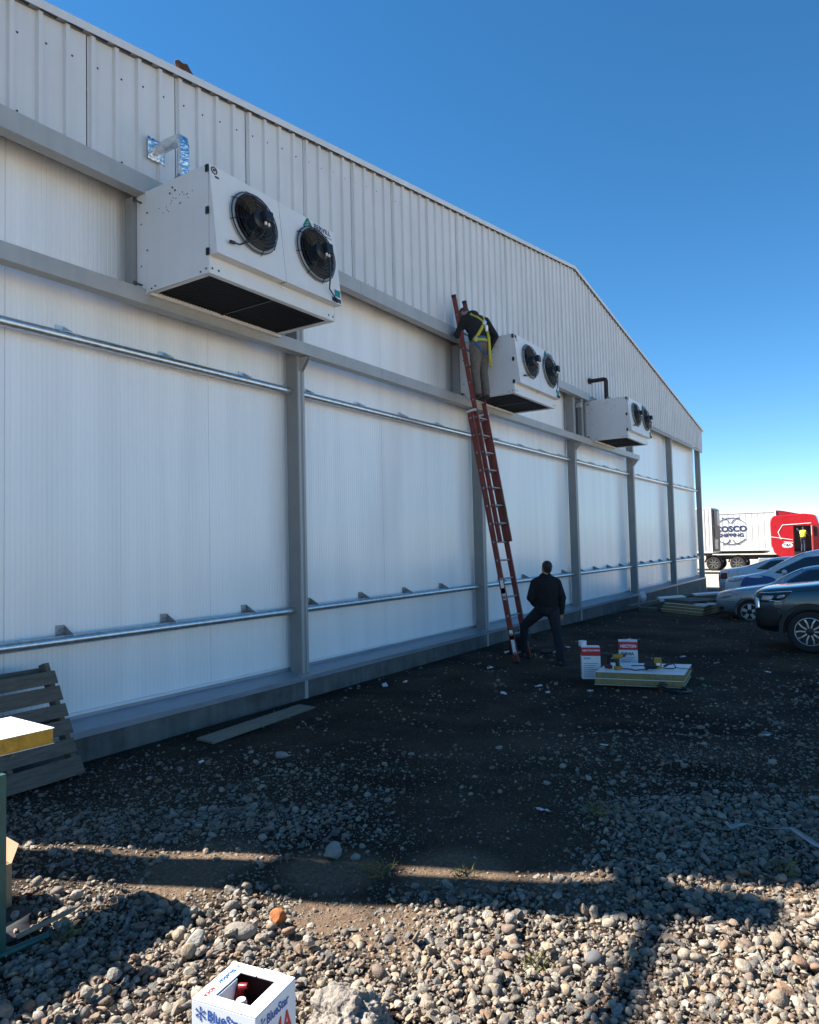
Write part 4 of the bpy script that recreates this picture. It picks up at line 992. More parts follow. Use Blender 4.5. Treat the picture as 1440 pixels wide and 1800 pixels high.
# black tool bag and hammer drill behind the ladder foot
tb = empty('tool_bag', (-5.50, 12.02, gz(-5.5, 12.0)), .2, 'black tool bag behind the foot of the ladder', 'bag')
b0 = MB().box((-.16, -.24, .0), (.16, .24, .32)).build('bag_body', mat('black_cloth', (.012, .012, .014), .9), tb, .04, seg=3)
MB().tube([(0, -.15, .33), (0, -.13, .43), (0, .13, .43), (0, .15, .33)], .014, 8).build('handle', M_black, tb, 0, True)
gr = empty('angle_grinder', (-4.86, 11.75, gz(-4.86, 11.75)+.02), .9, 'small black and silver grinder on the ground behind the bent leg of the standing man', 'power tool')
MB().lathe([(.03, -.14), (.036, .0), (.03, .12)], 14, 0, Matrix.Translation((0, 0, .09)) @ Matrix.Rotation(PI/2, 4, 'Y')).build('motor_body', M_black, gr, 0, True)
MB().lathe([(.06, 0), (.062, .006), (.02, .03)], 18, 0, Matrix.Translation((.12, 0, .07))).build('disc', M_alu, gr, 0, True)
MB().box((-.05, -.04, .0), (.05, .04, .06)).build('battery', M_black, gr, .01)

# ------------------------------------------------------------------ litter, tape, weeds
M_paper = mat('litter_paper', (.62, .64, .66), .7, var=.1)
lit = [(-2.26, 6.76, .045), (-5.35, 4.55, .03), (-4.2, 8.6, .05), (-3.7, 8.9, .05), (-5.9, 8.3, .07), (-5.75, 8.6, .05), (-1.0, 7.9, .05), (-.1, 5.9, .05), (-2.15, 5.0, .06), (-4.0, 9.3, .06), (-3.2, 9.1, .05), (-1.4, 11.6, .05), (-.7, 11.0, .05), (-5.2, 10.2, .06), (-5.7, 11.9, .08), (-5.5, 12.4, .08), (-4.9, 12.8, .07), (-3.8, 11.9, .07), (-2.8, 12.6, .08), (-2.2, 12.2, .05)]
spots = ['right of centre in the shade', 'on the dark soil below the plank', 'between the ladder and the near soil', 'just below the cartons', 'against the plinth', 'close to the plinth', 'right of the panel stack', 'near the right edge', 'at the edge of the bare soil', 'left of the panel stack', 'under the panel stack edge', 'towards the dark car', 'near the dark car', 'left of the ladder foot', 'behind the ladder foot', 'behind the tool bag', 'behind the standing man', 'behind the cartons', 'far right of the cartons', 'beyond the panel stack']
for i, (x, y, s) in enumerate(lit):
    n_ = 5; mb = MB(); r = random.Random(i)
    vs = [((a/(n_-1)-.5)*s*1.6, (b/(n_-1)-.5)*s, .015+.4*s*noise.noise((a*.7+i, b*.7, i))) for a in range(n_) for b in range(n_)]
    mb.add(vs, [(a*n_+b, (a+1)*n_+b, (a+1)*n_+b+1, a*n_+b+1) for a in range(n_-1) for b in range(n_-1)])
    o = mb.build('litter_scrap', M_paper, None, 0, True); o.location = (x, y, gz(x, y)+.012); o.rotation_euler = (r.uniform(-.3, .3), r.uniform(-.3, .3), r.uniform(0, 6)); o.modifiers.new('thickness', 'SOLIDIFY').thickness = .003
    tag(o, 'pale crumpled litter scrap '+spots[i], 'litter', 'pale litter scraps on the soil')
tape = [(-.95, 5.32), (-.9, 5.2), (-.82, 5.36), (-.70, 5.28), (-.55, 5.35), (-.40, 5.18), (-.20, 5.08), (0.02, 4.98), (.25, 4.95), (.5, 5.0)]
tm = MB(); vs = []
for i, (x, y) in enumerate(tape):
    x2, y2 = tape[min(i+1, len(tape)-1)]; x1_, y1_ = tape[max(i-1, 0)]; dv = Vector((x2-x1_, y2-y1_)).normalized(); nn = Vector((-dv.y, dv.x))*.014
    z = gz(x, y)+.052+.01*math.sin(i*2.1); tw = .012*math.sin(i*1.7)
    vs += [(x+nn.x, y+nn.y, z+tw), (x-nn.x, y-nn.y, z-tw)]
tm.add(vs, [(2*i, 2*i+1, 2*i+3, 2*i+2) for i in range(len(tape)-1)])
to = tm.build('plastic_strip', mat('dusty_plastic', (.30, .29, .27), .6, var=.15), None, 0, True); to.modifiers.new('thickness', 'SOLIDIFY').thickness = .002
tag(to, 'long twisted pale plastic strip on the gravel at right', 'plastic strip')
M_weed = mat('dry_weed', (.16, .15, .06), .9, var=.4, scale=30)
wl = ['dry weed tuft on the sunlit gravel right of centre', 'tiny weed at the edge of the bright strip', 'dry weed tuft on dark soil in the middle', 'sparse weed near the cardboard box', 'dry weed tuft near the right edge', 'low weed beside the shadow fork']
for i, (x, y, s) in enumerate([(-1.42, 3.15, .07), (-2.15, 3.78, .06), (-2.6, 3.55, .08), (-3.55, 2.15, .07), (-.55, 4.75, .08), (-1.75, 5.1, .10)]):
    mb = MB(); r = random.Random(50+i)
    for k in range(46):
        a = r.uniform(0, 2*PI); ln = s*r.uniform(.4, 1.2); e = r.uniform(.3, 1.3); bx_, by_ = r.gauss(0, s*.5), r.gauss(0, s*.5)
        p0 = Vector((bx_, by_, 0)); dv = Vector((math.cos(a)*math.cos(e), math.sin(a)*math.cos(e), math.sin(e))); sd_ = dv.cross(Vector((0, 0, 1))).normalized()*.0022
        p1 = p0+dv*ln*.6; p2 = p1+(dv-Vector((0, 0, .5))).normalized()*ln*.4
        mb.add([p0-sd_, p0+sd_, p1+sd_, p2, p1-sd_], [(0, 1, 2, 3, 4)])
    o = mb.build('weed_tuft', M_weed); o.location = (x, y, gz(x, y)+.02); tag(o, wl[i], 'weed', 'dry weeds in the gravel')

# ------------------------------------------------------------------ vehicles
def inside(p, poly):
    c = False; n = len(poly)
    for i in range(n):
        (x1, y1), (x2, y2) = poly[i], poly[(i+1) % n]
        if (y1 > p[1]) != (y2 > p[1]) and p[0] < (x2-x1)*(p[1]-y1)/(y2-y1)+x1: c = not c
    return c
def tri_poly(poly, g=.06):
    b = []
    for i in range(len(poly)):
        p, q = Vector(poly[i]), Vector(poly[(i+1) % len(poly)]); k = max(1, int((q-p).length/g))
        b += [p+(q-p)*j/k for j in range(k)]
    nb = len(b); xs_ = [p.x for p in b]; ys_ = [p.y for p in b]
    x = min(xs_)+g*.5
    pts = list(b)
    while x < max(xs_):
        y = min(ys_)+g*.5
        while y < max(ys_):
            if inside((x, y), [(p.x, p.y) for p in b]) and min((Vector((x, y))-p).length for p in b) > g*.45: pts.append(Vector((x, y)))
            y += g
        x += g
    r = delaunay_2d_cdt(pts, [], [list(range(nb))], 1, 1e-6)
    return r[0], r[2]
def rounded(poly, r=.04, k=3):
    out = []; n = len(poly)
    for i in range(n):
        a, b, c = Vector(poly[i-1]), Vector(poly[i]), Vector(poly[(i+1) % n])
        d1 = (a-b); d2 = (c-b); l = min(r, d1.length*.45, d2.length*.45); p = b+d1.normalized()*l; q = b+d2.normalized()*l
        for j in range(k+1):
            t = j/k; out.append(tuple(p*(1-t)**2+b*2*t*(1-t)+q*t*t))
    return out
def patch(bvh, poly, view, lift=.004, g=.06):
    vs, fs = tri_poly(poly, g); out = []; ok = []
    for v in vs:
        if view in ('left', 'right'):
            s = -1 if view == 'left' else 1; o = Vector((v[0], 4*s, v[1])); d = Vector((0, -s, 0))
        elif view == 'front': o = Vector((-3, v[0], v[1])); d = Vector((1, 0, 0))
        elif view == 'rear': o = Vector((9, v[0], v[1])); d = Vector((-1, 0, 0))
        else: o = Vector((v[0], v[1], 6)); d = Vector((0, 0, -1))
        h, n, _, _ = bvh.ray_cast(o, d)
        if h is None: out.append(o); ok.append(False)
        else:
            if n.dot(d) > 0: n = -n
            out.append(h+n*lift); ok.append(True)
    mb = MB(); mb.add(out, [f for f in fs if all(ok[i] for i in f)]); return mb
def car_loft(st):
    vs = []; fs = []
    for (x, zb, zs, zt, w, wt) in st:
        hgt = zt-zs
        half = [(0, zb), (w*.60, zb), (w*.88, zb+.01), (w*.985, zb+.10), (w, zb+(zs-zb)*.55), (w*.985, zs-.10), (w*.945, zs-.01),
                (w*.945+(wt-w*.945)*.5, zs+hgt*.48), (wt, zt-min(.07, hgt*.25)), (wt*.82, zt), (0, zt+.012)]
        row = [(x, -y, z) for y, z in half]+[(x, y, z) for y, z in half[-2:0:-1]]
        vs += row
    m = len(row)
    for i in range(len(st)-1):
        for j in range(m): fs.append((i*m+j, i*m+(j+1) % m, (i+1)*m+(j+1) % m, (i+1)*m+j))
    # end caps as strips so that the subdivision stays smooth
    for base, flip in ((0, 1), ((len(st)-1)*m, 0)):
        for j in range(m//2-1):
            q = (base+j, base+j+1, base+m-j-1-0 if False else base+(m-j-1) % m, base+(m-j) % m)
            fs.append(q if flip else q[::-1])
    return vs, fs
def make_wheel(parent, c, side, R, style, W=.21):
    w = empty('wheel', c); w.parent = parent
    for k in ('label', 'category', 'group'):
        if k in w: del w[k]
    M = Matrix.Rotation(PI/2*(-side), 4, 'X')     # lathe axis -> outwards
    rr = R*.66
    MB().lathe([(rr, -W), (R*.93, -W), (R, -W*.82), (R, -W*.18), (R*.94, -.004), (R*.80, .004), (rr+.008, -.004), (rr, -.02)], 36, 0, M, cap=False).build('tyre', mat('tyre_rubber', (.016, .016, .017), .8, var=.25), w, 0, True)
    m1, m2 = style[1], style[2]
    MB().lathe([(rr, -.02), (rr-.012, -.006), (rr-.022, -.012), (rr-.028, -.07), (.0, -.075)], 36, 0, M, cap=False).build('rim_barrel', m2, w, 0, True)
    sp_b = MB(); n = style[0]
    for k in range(n):
        a = 2*PI*k/n+.3; ca, sa = math.cos(a), math.sin(a); tx, ty = -sa, ca
        def pt(r, o, z): return (ca*r+tx*o, sa*r+ty*o, z)
        if style[3] == 'fork':
            for s in (-1, 1):
                vs = [pt(.055, s*.006, -.006), pt(.055, s*.03, -.006), pt(rr*.62, s*.055, -.004), pt(rr*.62, s*.030, -.004), pt(rr-.014, s*.105, -.010), pt(rr-.014, s*.072, -.010)]
                sp_b.add(vs+[(x, y, z-.022) for x, y, z in vs], [(0, 1, 2, 3), (3, 2, 4, 5), (6, 9, 8, 7), (9, 11, 10, 8), (1, 7, 8, 2), (2, 8, 10, 4), (0, 3, 9, 6), (3, 5, 11, 9)], 0, M)
        else:
            vs = [pt(.04, -.030, -.006), pt(.04, .030, -.006), pt(rr-.012, .042, -.010), pt(rr-.012, -.042, -.010)]
            sp_b.add(vs+[(x, y, z-.025) for x, y, z in vs], [(0, 1, 2, 3), (7, 6, 5, 4), (0, 4, 5, 1), (1, 5, 6, 2), (2, 6, 7, 3), (3, 7, 4, 0)], 0, M)
    sp_b.lathe([(rr-.02, -.014), (rr-.004, -.006), (rr+.004, -.008), (rr+.004, -.03)], 36, 0, M, cap=False)
    sp_b.build('rim_spokes', m1, w, 0, False)
    hb = MB().lathe([(.062, -.03), (.062, -.004), (.05, .002), (.0, .003)], 18, 0, M, cap=False)
    for k in range(5):
        a = 2*PI*k/5; hb.lathe([(.008, -.004), (.008, .004)], 6, 0, M @ Matrix.Translation((.045*math.cos(a), .045*math.sin(a), 0)))
    hb.build('hub', m2, w, 0, True)
    return w
M_glass = mat('car_glass', (.012, .016, .02), .06, var=.05, rvar=.02, spec=.6, coat=.3)
M_rimS = mat('alloy_silver', (.5, .51, .52), .35, metal=.8, var=.08); M_rimD = mat('alloy_dark', (.02, .02, .022), .4, metal=.3)
M_rimG = mat('truck_rim', (.16, .16, .16), .5, metal=.4)
M_lens = mat('lamp_lens', (.35, .37, .4), .12, var=.25, scale=25, metal=.35, rvar=.05); M_chrome = mat('chrome', (.7, .72, .74), .12, metal=1.0, var=.05, rvar=.04)
M_tail = mat('tail_lens', (.16, .008, .012), .15, var=.1, rvar=.05)
def build_car(name, label, loc, rz, st, paint, wheels, R, rim, feats, cat='car', width=.9, clad=None):
    root = empty(name, loc, rz, label, cat, 'cars parked in the yard')
    vs, fs = car_loft(st); mb = MB().add(vs, fs); tmp = mb.build('tmp_body', paint)
    md = tmp.modifiers.new('s', 'SUBSURF'); md.levels = 2; md.render_levels = 2
    me0 = evaluated(tmp); bm = bmesh.new(); bm.from_mesh(me0); bvh = BVHTree.FromBMesh(bm); bm.free()
    tmp.modifiers.clear(); old = tmp.data; tmp.data = me0; cut = MB()
    for wx in wheels:
        for s in (-1, 1): cut.tube([(wx, s*(width-.30), R+.01), (wx, s*(width+.5), R+.01)], R+.055, 28)
    co_ = cut.build('tmp_cut', M_black); md = tmp.modifiers.new('b', 'BOOLEAN'); md.object = co_; md.operation = 'DIFFERENCE'; md.solver = 'EXACT'
    me1 = evaluated(tmp); bpy.data.objects.remove(co_); bpy.data.objects.remove(tmp)
    me1.shade_smooth(); me1.materials.clear(); me1.materials.append(paint)
    body = link('body', me1, root); sharpen(body, 38)
    for wx in wheels:
        for s in (-1, 1): make_wheel(root, (wx, s*(width-.012), R), s, R, rim)
        MB().tube([(wx, -width+.3, R), (wx, width-.3, R)], .04, 8).build('axle', M_black, root)
    for f in feats:
        nm, poly, views, m, lift = f[:5]
        par = root
        for v in views:
            pl = poly
            if v == 'right' and nm == 'x': pass
            o = patch(bvh, pl, v, lift, f[5] if len(f) > 5 else .07).build(nm, m, par, 0, True)
            o.modifiers.new('thickness', 'SOLIDIFY').thickness = .003
    if clad:
        for wx in wheels:
            for s in (-1, 1):
                ab = MB(); n = 18; vs = []
                for i in range(n+1):
                    a = -.25+(PI+.5)*i/n
                    for rr, yy in ((R+.05, .0), (R+.12, .0), (R+.12, -.03), (R+.05, -.05)): vs.append((wx+rr*math.cos(a), s*(width+.012+yy), R+.01+rr*math.sin(a)))
                ab.add(vs, [(4*i+j, 4*i+(j+1) % 4, 4*i+4+(j+1) % 4, 4*i+4+j) for i in range(n) for j in range(4)])
                ab.build('arch_trim', clad, root, 0, True)
    root['body_ready'] = 1; del root['body_ready']
    return root, bvh
def mirror_for(root, nm, x, z, w, paint):
    for s in (-1, 1):
        MB().ball((x, s*(w+.10), z), (.07, .10, .075), 12, 8).tube([(x, s*(w+.02), z-.03), (x, s*(w-.06), z-.05)], .02, 8).build('side_mirror', paint, root, 0, True)
def std(L_, nose, hood, cowl, wsh, roofx, reary, zr, zb, w, belt, tail):
    """stations: nose height, hood height, cowl x, windscreen top x, roof end x, tail x"""
    return [(0, zb+.16, nose-.06, nose-.01, w*.76, w*.60), (.02, zb+.07, nose-.01, nose+.04, w*.88, w*.70), (.16, zb+.03, nose+.05, nose+.10, w*.93, w*.74), (.50, zb, (nose+hood)/2+.02, hood-.03, w*.985, w*.80),
            (cowl-.25, zb, hood-.02, hood+.04, w, w*.82), (cowl, zb, belt-.02, hood+.08, w, w*.80), ((cowl+wsh)/2, zb, belt, (hood+.08+zr)/2+.03, w, w*.74), (wsh, zb, belt, zr-.02, w, w*.68), ((wsh+roofx)/2, zb, belt+.01, zr+.01, w, w*.68),
            (roofx, zb, belt+.02, zr-.05, w, w*.68), (reary, zb, belt+.02, tail+.06, w*.985, w*.74), (L_-.12, zb+.05, tail-.07, tail-.0, w*.93, w*.72), (L_-.03, zb+.12, tail-.12, tail-.06, w*.84, w*.66), (L_, zb+.25, tail-.22, tail-.14, w*.70, w*.55)]
def paint(name, col, metal=.35): return mat(name, col, .28, metal=metal, var=.04, scale=2, coat=.8, rvar=.06)
def seam(x0, z0, x1, z1, w=.006): 
    d = Vector((x1-x0, z1-z0)).normalized(); n = Vector((-d.y, d.x))*w
    return [(x0-n.x, z0-n.y), (x1-n.x, z1-n.y), (x1+n.x, z1+n.y), (x0+n.x, z0+n.y)]
# dark blue-green SUV, nose to the wall
P_suv = paint('paint_dark_teal', (.012, .045, .065))
S1 = std(4.45, .98, 1.13, 1.35, 2.05, 3.7, 4.2, 1.68, .28, .92, 1.12, 1.2)
suv, _ = build_car('parked_suv', 'dark blue-green sport utility vehicle with black bumper at the right edge', (-1.87, 13.85+.92, gz(-1, 14)), 0, S1, P_suv, (.87, 3.5), .355, (5, M_rimS, M_rimD, 'fork'),
  [('headlight', rounded([(.07, .84), (.10, .97), (.62, 1.02), (.50, .90), (.30, .84)], .03), ('left', 'right'), M_black, .004),
   ('headlight_lens', rounded([(.13, .87), (.16, .95), (.34, .96), (.30, .87)], .02), ('left', 'right'), M_lens, .008, .04),
   ('headlight_lens', [(.10, .985), (.62, 1.03), (.62, 1.042), (.10, .998)], ('left', 'right'), M_chrome, .008, .05),
   ('headlight_lens', rounded([(.24, .855), (.28, .875), (.46, .865), (.42, .845)], .01), ('left', 'right'), M_chrome, .008, .05),
   ('bumper', rounded([(.07, .40), (.07, .74), (.24, .78), (.46, .72), (.44, .40)], .04), ('left', 'right'), mat('bumper_black', (.012, .013, .014), .5), .008),
   ('grille', rounded([(-.50, .62), (-.50, .95), (.50, .95), (.50, .62)], .05), ('front',), M_black, .006),
   ('grille_bar', [(-.62, .90), (-.62, .95), (.62, .95), (.62, .90)], ('front',), M_chrome, .010),
   ('bumper', rounded([(-.58, .52), (-.58, .64), (.58, .64), (.58, .52)], .03), ('front',), MATS['bumper_black'], .006),
   ('grille_bar', [(-.64, .66), (-.64, .90), (-.55, .90), (-.55, .66)], ('front',), M_chrome, .010), ('grille_bar', [(.55, .66), (.55, .90), (.64, .90), (.64, .66)], ('front',), M_chrome, .010),
   ('grille_bar', [(.045, .68), (.045, .92), (.105, .90), (.105, .70)], ('left', 'right'), M_chrome, .012, .04), ('headlight_lens', rounded([(.38, .90), (.40, .96), (.52, .98), (.50, .92)], .02), ('left', 'right'), M_lens, .008, .04),
   ('sill', [(1.30, .30), (1.30, .42), (3.05, .42), (3.05, .30)], ('left', 'right'), MATS['bumper_black'], .006),
   ('side_window', rounded([(1.75, 1.14), (2.15, 1.57), (2.75, 1.60), (2.75, 1.14)], .04), ('left', 'right'), M_glass, .004), ('side_window', rounded([(2.82, 1.14), (2.82, 1.60), (3.5, 1.55), (3.75, 1.15)], .04), ('left', 'right'), M_glass, .004),
   ('windscreen', rounded([(1.40, -.66), (1.98, -.56), (1.98, .56), (1.40, .66)], .06), ('top',), M_glass, .004),
   ('door_seam', seam(1.45, .45, 1.50, 1.10), ('left', 'right'), M_black, .002), ('door_seam', seam(2.78, .45, 2.78, 1.12), ('left', 'right'), M_black, .002),
   ('bonnet_seam', seam(.66, 1.03, 1.35, 1.09, .005), ('left', 'right'), M_black, .002)], 'car', .92, MATS['bumper_black'])
mirror_for(suv, '', 1.75, 1.20, .92, P_suv)
# silver small car behind it
P_sil = paint('paint_silver', (.30, .33, .36), .6)
S2 = std(4.2, .70, .89, 1.25, 2.05, 3.2, 3.75, 1.44, .20, .85, .98, 1.0)
sil, _ = build_car('parked_car', 'silver compact car with five-spoke wheels behind the dark vehicle', (-3.52, 19.6+.85, gz(-2.7, 20)-.09), 0, S2, P_sil, (.80, 3.3), .30, (5, M_rimS, M_rimD, 'solid'),
  [('headlight', rounded([(.07, .60), (.10, .74), (.44, .82), (.36, .66)], .04), ('left', 'right'), M_lens, .006),
   ('side_window', rounded([(1.55, 1.0), (2.1, 1.34), (2.55, 1.36), (2.55, 1.0)], .04), ('left', 'right'), M_glass, .004), ('side_window', rounded([(2.62, 1.0), (2.62, 1.36), (3.05, 1.33), (3.4, 1.02)], .04), ('left', 'right'), M_glass, .004),
   ('windscreen', rounded([(1.32, -.62), (2.0, -.52), (2.0, .52), (1.32, .62)], .06), ('top',), M_glass, .004),
   ('grille', rounded([(-.4, .50), (-.4, .64), (.4, .64), (.4, .50)], .03), ('front',), M_black, .006), ('grille', rounded([(-.5, .28), (-.5, .40), (.5, .40), (.5, .28)], .03), ('front',), M_black, .006),
   ('fog_lamp', rounded([(.10, .34), (.10, .42), (.20, .42), (.20, .34)], .02), ('left', 'right'), M_black, .005, .03),
   ('bumper_seam', seam(.06, .56, .48, .55, .004), ('left', 'right'), M_black, .002), ('door_seam', seam(1.35, .35, 1.42, .97, .004), ('left', 'right'), M_black, .002), ('door_seam', seam(2.58, .35, 2.58, .99, .004), ('left', 'right'), M_black, .002)], 'car', .85)
mirror_for(sil, '', 1.62, 1.03, .85, P_sil)
# white high car with a blue panel on its wing
P_wht = paint('paint_white', (.55, .58, .61), .1)
S3 = std(4.3, .90, 1.06, 1.05, 2.15, 3.8, 4.15, 1.77, .24, .90, 1.12, 1.15)
wsv, _ = build_car('parked_car', 'tall white car with a blue panel on its front wing', (-3.75, 22.3+.90, gz(-2.7, 23)), 0, S3, P_wht, (.85, 3.4), .33, (5, M_rimS, M_rimD, 'solid'),
  [('headlight', rounded([(.10, .86), (.14, .98), (.48, 1.04), (.50, .92), (.30, .86)], .05), ('left', 'right'), M_lens, .006),
   ('wing_graphic', rounded([(.42, .70), (.52, .98), (.84, 1.08), (1.25, 1.02), (1.6, .80), (1.5, .66)], .06), ('left', 'right'), mat('blue_vinyl', (.012, .075, .24), .35, var=.12, scale=3), .004),
   ('side_window', rounded([(1.32, 1.12), (1.45, 1.22), (2.1, 1.55), (2.75, 1.61), (2.75, 1.12), (1.6, 1.10)], .06), ('left', 'right'), M_glass, .004), ('side_window', rounded([(2.82, 1.12), (2.82, 1.61), (3.6, 1.55), (3.8, 1.15)], .04), ('left', 'right'), M_glass, .004),
   ('windscreen', rounded([(1.12, -.66), (2.08, -.54), (2.08, .54), (1.12, .66)], .06), ('top',), M_glass, .004),
   ('grille', rounded([(-.5, .72), (-.5, .86), (.5, .86), (.5, .72)], .04), ('front',), M_black, .006),
   ('door_seam', seam(1.62, .35, 1.62, 1.10, .004), ('left', 'right'), M_black, .002)], 'car', .90)
mirror_for(wsv, '', 1.60, 1.15, .90, P_wht)
# pale sedan with its tail to the wall
P_sed = paint('paint_pale_grey', (.58, .60, .62), .3)
S4 = std(4.4, .74, .96, 1.25, 1.95, 2.95, 3.55, 1.46, .26, .86, 1.0, 1.08)
sed, _ = build_car('parked_car', 'pale grey sedan with its tail towards the wall, farthest of the parked cars', (-4.35+4.4, 24.75+.86, gz(-3, 25.5)+.10), PI, S4, P_sed, (.80, 3.45), .30, (5, M_rimS, M_rimD, 'solid'),
  [('tail_light', rounded([(4.10, .78), (4.10, .98), (4.36, .96), (4.38, .78)], .03), ('left', 'right'), M_tail, .006), ('tail_light', rounded([(-.74, .70), (-.74, .88), (-.5, .88), (-.5, .70)], .03), ('rear',), M_tail, .006), ('tail_light', rounded([(.5, .70), (.5, .88), (.74, .88), (.74, .70)], .03), ('rear',), M_tail, .006),
   ('side_window', rounded([(1.5, 1.05), (2.0, 1.36), (2.40, 1.38), (2.40, 1.05)], .04), ('left', 'right'), M_glass, .004), ('side_window', rounded([(2.46, 1.05), (2.46, 1.38), (2.85, 1.35), (3.25, 1.09)], .05), ('left', 'right'), M_glass, .004),
   ('rear_window', rounded([(3.0, -.52), (3.0, .52), (3.5, .60), (3.5, -.60)], .06), ('top',), M_glass, .004), ('windscreen', rounded([(1.32, -.62), (1.9, -.52), (1.9, .52), (1.32, .62)], .06), ('top',), M_glass, .004),
   ('bumper_seam', seam(3.85, .55, 4.38, .55, .005), ('left', 'right'), M_black, .002), ('bumper_seam', seam(3.85, .62, 4.38, .63, .004), ('left', 'right'), M_black, .002),
   ('door_seam', seam(2.43, .35, 2.43, .96, .004), ('left', 'right'), M_black, .002)], 'car', .86)

# ------------------------------------------------------------------ lorry and containers far behind
GT = -0.36
TX, TY = -6.0, 55.6            # rear of the cab, near side
M_cred = mat('lorry_red', (.40, .004, .010), .3, var=.05, coat=.6); M_cont = mat('container_white', (.72, .72, .69), .5, var=.06, scale=1.5, streak=.12)
lor = empty('lorry', (TX, TY+1.25, GT), 0, 'red lorry tractor unit with an open cab door', 'lorry')
cab = MB(); prof = [(.02, .82), (-.10, 1.3), (-.12, 2.6), (.0, 3.05), (1.6, 3.14), (2.16, 3.04), (2.30, 2.6), (2.38, 1.6), (2.40, .9), (2.25, .55), (.35, .55)]
cab.prism(rounded(prof, .12, 3), -1.25, 1.25, 'y'); tmp = cab.build('tmp_cab', M_cred); add_bevel(tmp, .05, 3)
cut = MB().box((1.05, -1.4, .75), (1.93, -.55, 2.42)).build('tmp_cut', M_black); md = tmp.modifiers.new('b', 'BOOLEAN'); md.object = cut; md.operation = 'DIFFERENCE'; md.solver = 'EXACT'
mc = evaluated(tmp); bpy.data.objects.remove(cut); bpy.data.objects.remove(tmp); mc.materials.clear(); mc.materials.append(M_cred)
cabo = link('cab', mc, lor)
MB().box((1.06, -.57, .76), (1.92, -.54, 2.41)).box((1.06, -1.2, .752), (1.92, -.56, .78)).build('cab_interior', M_black, lor)
MB().prism(rounded([(-.08, 3.02), (.02, 3.42), (.5, 3.36), (1.45, 3.12), (1.4, 3.05), (.1, 3.0)], .05), -1.15, 1.15, 'y').build('roof_deflector', mat('lorry_dark_red', (.25, .006, .012), .35, coat=.5), lor, .03)
st_ = MB()
for pl in ([(-.10, 1.78), (1.0, 1.58)], [(.55, 1.46), (1.02, 1.42)], [(.42, 1.62), (.28, 2.05), (.52, 2.48), (1.95, 2.55)]):
    st_.tube([(x, -1.256, z) for x, z in pl], .020, 6)
st_.build('white_stripe', M_white_print, cabo)
MB().lathe([(.27, 0), (.27, .004)], 20, 0, Matrix.Translation((.72, -1.253, 1.25)) @ Matrix.Rotation(PI/2, 4, 'X') @ Matrix.Scale(.62, 4, (0, 1, 0))).build('door_emblem', M_white_print, cabo)
put_text('door_lettering', 'T&S', .22, M_navy, cabo, (.52, -1.26, 1.19), X, Z, bold=.008)
MB().box((.50, -1.262, 1.10), (.96, -1.259, 1.13)).build('door_underline', M_red_print, cabo)
MB().box((1.93, -1.262, .8), (1.99, -1.245, 2.42)).build('door_pillar', M_white_print, cabo)
MB().prism([(2.30, 2.52), (2.375, 1.72), (2.43, 1.72), (2.36, 2.52)], -1.1, 1.1, 'y').build('windscreen', M_glass, lor)
MB().box((2.10, -1.52, 1.75), (2.25, -1.30, 2.35)).build('side_mirror', M_black, lor, .03)
dr = MB().box((2.0, -2.15, .75), (2.06, -1.27, 2.45)).build('open_door', M_cred, lor, .02)
CM = Matrix.Translation((0, 0, .95-.55*1.15)) @ Matrix.Diagonal((1.22, 1, 1.15, 1))
def stretch_cab(o):
    o.data.transform(CM)
    for ch in o.children: stretch_cab(ch)
for ch in list(lor.children): stretch_cab(ch)
MB().box((-4.6, -.5, .80), (2.0, .5, 1.10)).build('chassis', M_black, lor, .02)
for wx in (-2.35, -3.95):
    for s in (-1, 1): make_wheel(lor, (wx, s*1.22, .52), s, .52, (8, M_rimG, M_rimD, 'solid'), .55)
    MB().tube([(wx, -.7, .52), (wx, .7, .52)], .08, 8).build('axle', M_black, lor)
fnd = MB()
for wx in (-2.35, -3.95):
    n = 12; vs = []
    for i in range(n+1):
        a = .15+(PI-.3)*i/n
        for rr, yy in ((.60, -1.24), (.63, -1.24), (.63, -.7), (.60, -.7)): vs.append((wx+rr*math.cos(a), yy, .52+rr*math.sin(a)))
    fnd.add(vs, [(4*i+j, 4*i+(j+1) % 4, 4*i+4+(j+1) % 4, 4*i+4+j) for i in range(n) for j in range(4)])
fnd.build('mudguard', M_black, lor)
for s in (-1, 1): make_wheel(lor, (1.35, s*1.22, .52), s, .52, (8, M_rimG, M_rimD, 'solid'), .34)
MB().box((-1.0, -1.2, .42), (.3, -.8, .9)).build('fuel_tank', M_alu, lor, .06)
